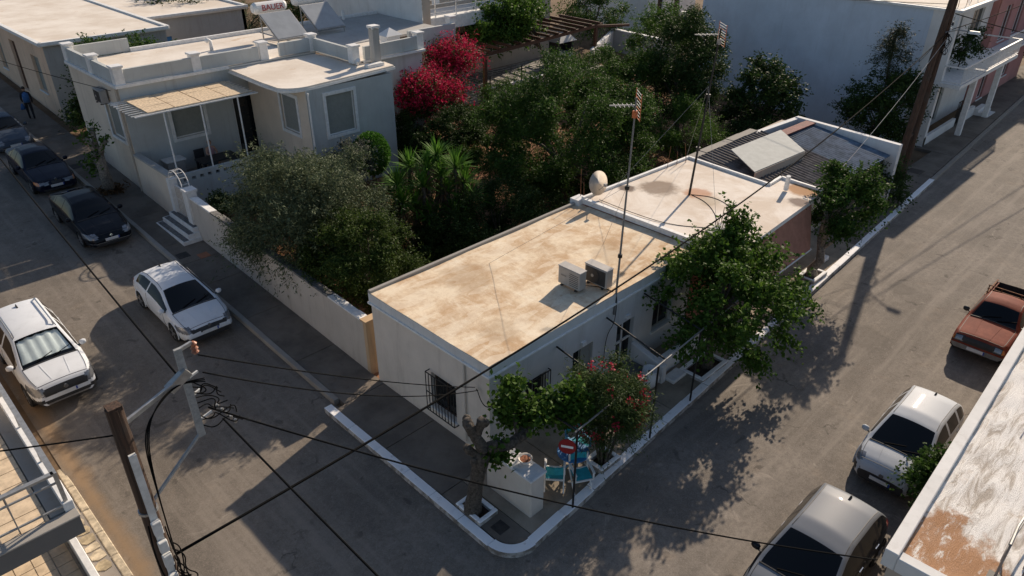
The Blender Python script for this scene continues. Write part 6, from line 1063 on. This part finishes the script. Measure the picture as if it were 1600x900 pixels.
pick = dict(cat='pickup truck', L=4.5, W=1.62, wr=.55, paint='paint_red', rw=.32, axles=(.75, 3.35), wy=.87, top=[(0, .72), (.05, .86), (.2, .92), (1.2, 1.0), (1.3, 1.02), (1.85, 1.42), (2.1, 1.48), (2.6, 1.47), (2.75, 1.40), (2.85, 1.05), (2.95, 1.02), (4.4, 1.02), (4.5, .95)], belt=[(0, .65), (.3, .84), (1.2, .94), (2.8, .96), (2.9, .95), (4.5, .93)], plan=[(0, .92), (.05, .95), (.3, .98), (1, 1), (4.2, 1), (4.5, .98)], zb=[(0, .40), (.5, .3), (4.0, .3), (4.5, .4)], cowl=1.24, header=1.85, rr=2.62, rd=2.84, bp=(2.45,), cp=.2, det={'headlight': (0, .07, .45, .66, .66, .82), 'indicator': (0, .1, .68, .85, .66, .8), 'grille': (0, .07, 0, .74, .62, .84), 'bumper': (0, .16, 0, .9, .40, .56)}, bed=(2.95, 4.4), bedz=1.0, platez=.44, seams=(1.35, 2.5), handles=(2.2,), mirror='plastic_dark', bump_mat='grey_steel', rim='grey_steel', spokes=6)
sl_ = math.atan(.05)
def yz(y): return zg(y)-.012
make_car('parked_car', 'white off-road car with roof rails and silver sunshade behind the windscreen', 'parked cars', (2.83, 20.8, yz(20.8)), R(-90), suv, sl_)
make_car('parked_car', 'white coupe parked beside the garden wall', 'parked cars', (7.22, 21.1, yz(21.1)), R(-90), coupe, sl_)
make_car('parked_car', 'glossy dark saloon with sleek pale headlamps parked below the steps', 'parked cars', (7.22, 29.35, yz(29.35)), R(-90), saloon, sl_)
make_car('parked_car', 'dark blue sedan with orange indicators behind the glossy dark saloon', 'parked cars', (7.3, 35.85, yz(35.85)), R(-90), sedan, sl_, 1.02)
far = dict(saloon); far.update(paint='paint_silverblue', lozenge=False, emblem=None); make_car('parked_car', 'grey blue car farthest up the left street at the picture edge', 'parked cars', (7.35, 41.9, yz(41.9)), R(-90), far, sl_, .98)
make_car('parked_car', 'pearl white hatchback parked on the right street below the limed roof', 'parked cars', (16.3, 3.08, -.016), R(180), hatch, 0, .97)
make_car('parked_car', 'dark hatchback with bright silver roof at the bottom edge', 'parked cars', (10.55, 3.08, -.016), R(180), hatch2, 0, 1.04)
make_car('pickup_truck', 'faded red old pickup with rusty rack on the right street', 'parked cars', (24.15, 3.2, -.016), R(180), pick, 0, 1.0)
wcar = dict(hatch); wcar.update(paint='paint_white'); make_car('parked_car', 'white car just visible beyond the tall trees behind the low grey wall', 'parked cars', (55.0, 33.5, zg(33)), R(-160), wcar, 0, 1.)
# motor scooter far right
sc_ = thing('motor_scooter', 'dark motor scooter on the far right pavement', 'scooter', (66, 10.9, .13))
for x in (65.4, 66.6): MB().lathe((x, 10.9, .38), [(.25, -.05), (.25, .05)], 18, 'y').build('wheel', 'rubber', sc_)
MB().tube([(65.3, 10.9, .55), (65.8, 10.9, .5), (66.3, 10.9, .6), (66.9, 10.9, .75)], [.1, .16, .2, .12], 10).build('body', 'plastic_dark', sc_, smooth=True); MB().tube([(66.0, 10.9, .8), (66.7, 10.9, .85)], [.12, .1], 8).build('seat', 'rubber', sc_, smooth=True); MB().tube([(65.4, 10.9, .4), (65.6, 10.9, 1.1), (65.6, 10.6, 1.15)], .03, 6).build('handlebar', 'chrome', sc_)
# ================================================================== people
def figure(label, base, rotz, joints, edges, radii, mat, head, hairmat, extras=()):
    t = thing('person', label, 'person', base); t.rotation_euler = (0, 0, rotz); t['_org'] = (0, 0, 0)
    me = bpy.data.meshes.new('body'); me.from_pydata(joints, edges, []); o = bpy.data.objects.new('body', me); col.objects.link(o); o.parent = t; me.materials.append(M[mat]); sk = o.modifiers.new('skin', 'SKIN'); sk.use_smooth_shade = True
    for i, r in enumerate(radii): me.skin_vertices[0].data[i].radius = (r, r)
    me.skin_vertices[0].data[0].use_root = True; s = o.modifiers.new('sub', 'SUBSURF'); s.levels = 1; s.render_levels = 2; o['_org'] = (0, 0, 0)
    h = MB(); n = 14
    def ball(c, r, z0=-1.): 
        m = MB(); pr = [(max(.001, r[0]*math.cos(a)), c[2]+r[2]*math.sin(a)) for a in np.linspace(-math.pi/2 if z0 < -.9 else math.asin(z0), math.pi/2, 10)]; m.lathe((c[0], c[1], 0), pr, n); m.v = [(c[0]+(v[0]-c[0]), c[1]+(v[1]-c[1])*r[1]/r[0], v[2]) for v in m.v]; return m
    hm = ball(head, (.085, .10, .12)); hm.tube([(head[0], head[1]-.09, head[2]+.01), (head[0], head[1]-.125, head[2]-.02)], [.012, .018], 6)
    ho = hm.build('head', 'skin', t, smooth=True); ball((head[0], head[1]+.02, head[2]+.015), (.098, .108, .125), -.15).build('hair', hairmat, ho, smooth=True)
    for sx in (-1, 1): MB().lathe((head[0]+sx*.035, head[1]-.1, head[2]+.01), [(.012, -.006), (.012, .006)], 8, 'y').build('eye', 'plastic_dark', ho)
    for (nm, js, rs, mt) in extras: MB().tube(js, rs, 10).build(nm, mt, t, smooth=True)
    return t
J = [(0, 0, .95), (0, 0, 1.15), (0, 0, 1.38), (0, 0, 1.5), (.18, 0, 1.40), (.24, -.05, 1.12), (.2, -.2, .92), (-.18, 0, 1.40), (-.24, .05, 1.12), (-.22, -.02, .86), (.09, 0, .9), (.1, -.12, .5), (.1, -.05, .06), (.1, -.18, .04), (-.09, 0, .9), (-.1, .05, .5), (-.1, .18, .08), (-.1, .06, .04)]
Ed = [(0, 1), (1, 2), (2, 3), (2, 4), (4, 5), (5, 6), (2, 7), (7, 8), (8, 9), (0, 10), (10, 11), (11, 12), (12, 13), (0, 14), (14, 15), (15, 16), (16, 17)]
Ra = [.14, .13, .15, .055, .07, .05, .035, .07, .05, .035, .1, .07, .045, .04, .1, .07, .045, .04]
figure('person in a blue top and dark trousers walking up the left pavement', (9.3, 46.4, zg(46.4)+.13), R(170), J, Ed, Ra, 'cloth_dark', (0, -.01, 1.64), 'hair_dark', [('top', [(0, 0, .93), (0, 0, 1.15), (0, 0, 1.36), (0, 0, 1.47)], [.17, .165, .18, .08], 'cloth_blue'), ('bag', [(.27, -.1, .85), (.27, -.1, .55)], [.05, .14], 'cloth_blue')])
J2 = [(0, 0, .5), (0, 0, .72), (0, 0, .95), (0, 0, 1.07), (.17, 0, .97), (.24, -.1, .74), (.12, -.32, .76), (-.17, 0, .97), (-.24, -.1, .74), (-.12, -.32, .76), (.1, 0, .48), (.11, -.42, .5), (.11, -.4, .08), (.11, -.54, .04), (-.1, 0, .48), (-.11, -.42, .5), (-.11, -.4, .08), (-.11, -.54, .04)]
figure('blond person in a pale pink top sitting at the dark porch table', (13.15, 32.85, 1.52), R(0), J2, Ed, Ra, 'skin', (0, -.02, 1.21), 'hair_blond', [('top', [(0, 0, .5), (0, 0, .72), (0, 0, .93), (0, 0, 1.03)], [.16, .155, .175, .08], 'cloth_pink'), ('shorts', [(.0, 0, .5), (.0, -.1, .51)], [.19, .17], 'cloth_dark')])
for o in list(bpy.data.objects):
    if '_org' in o: del o['_org']
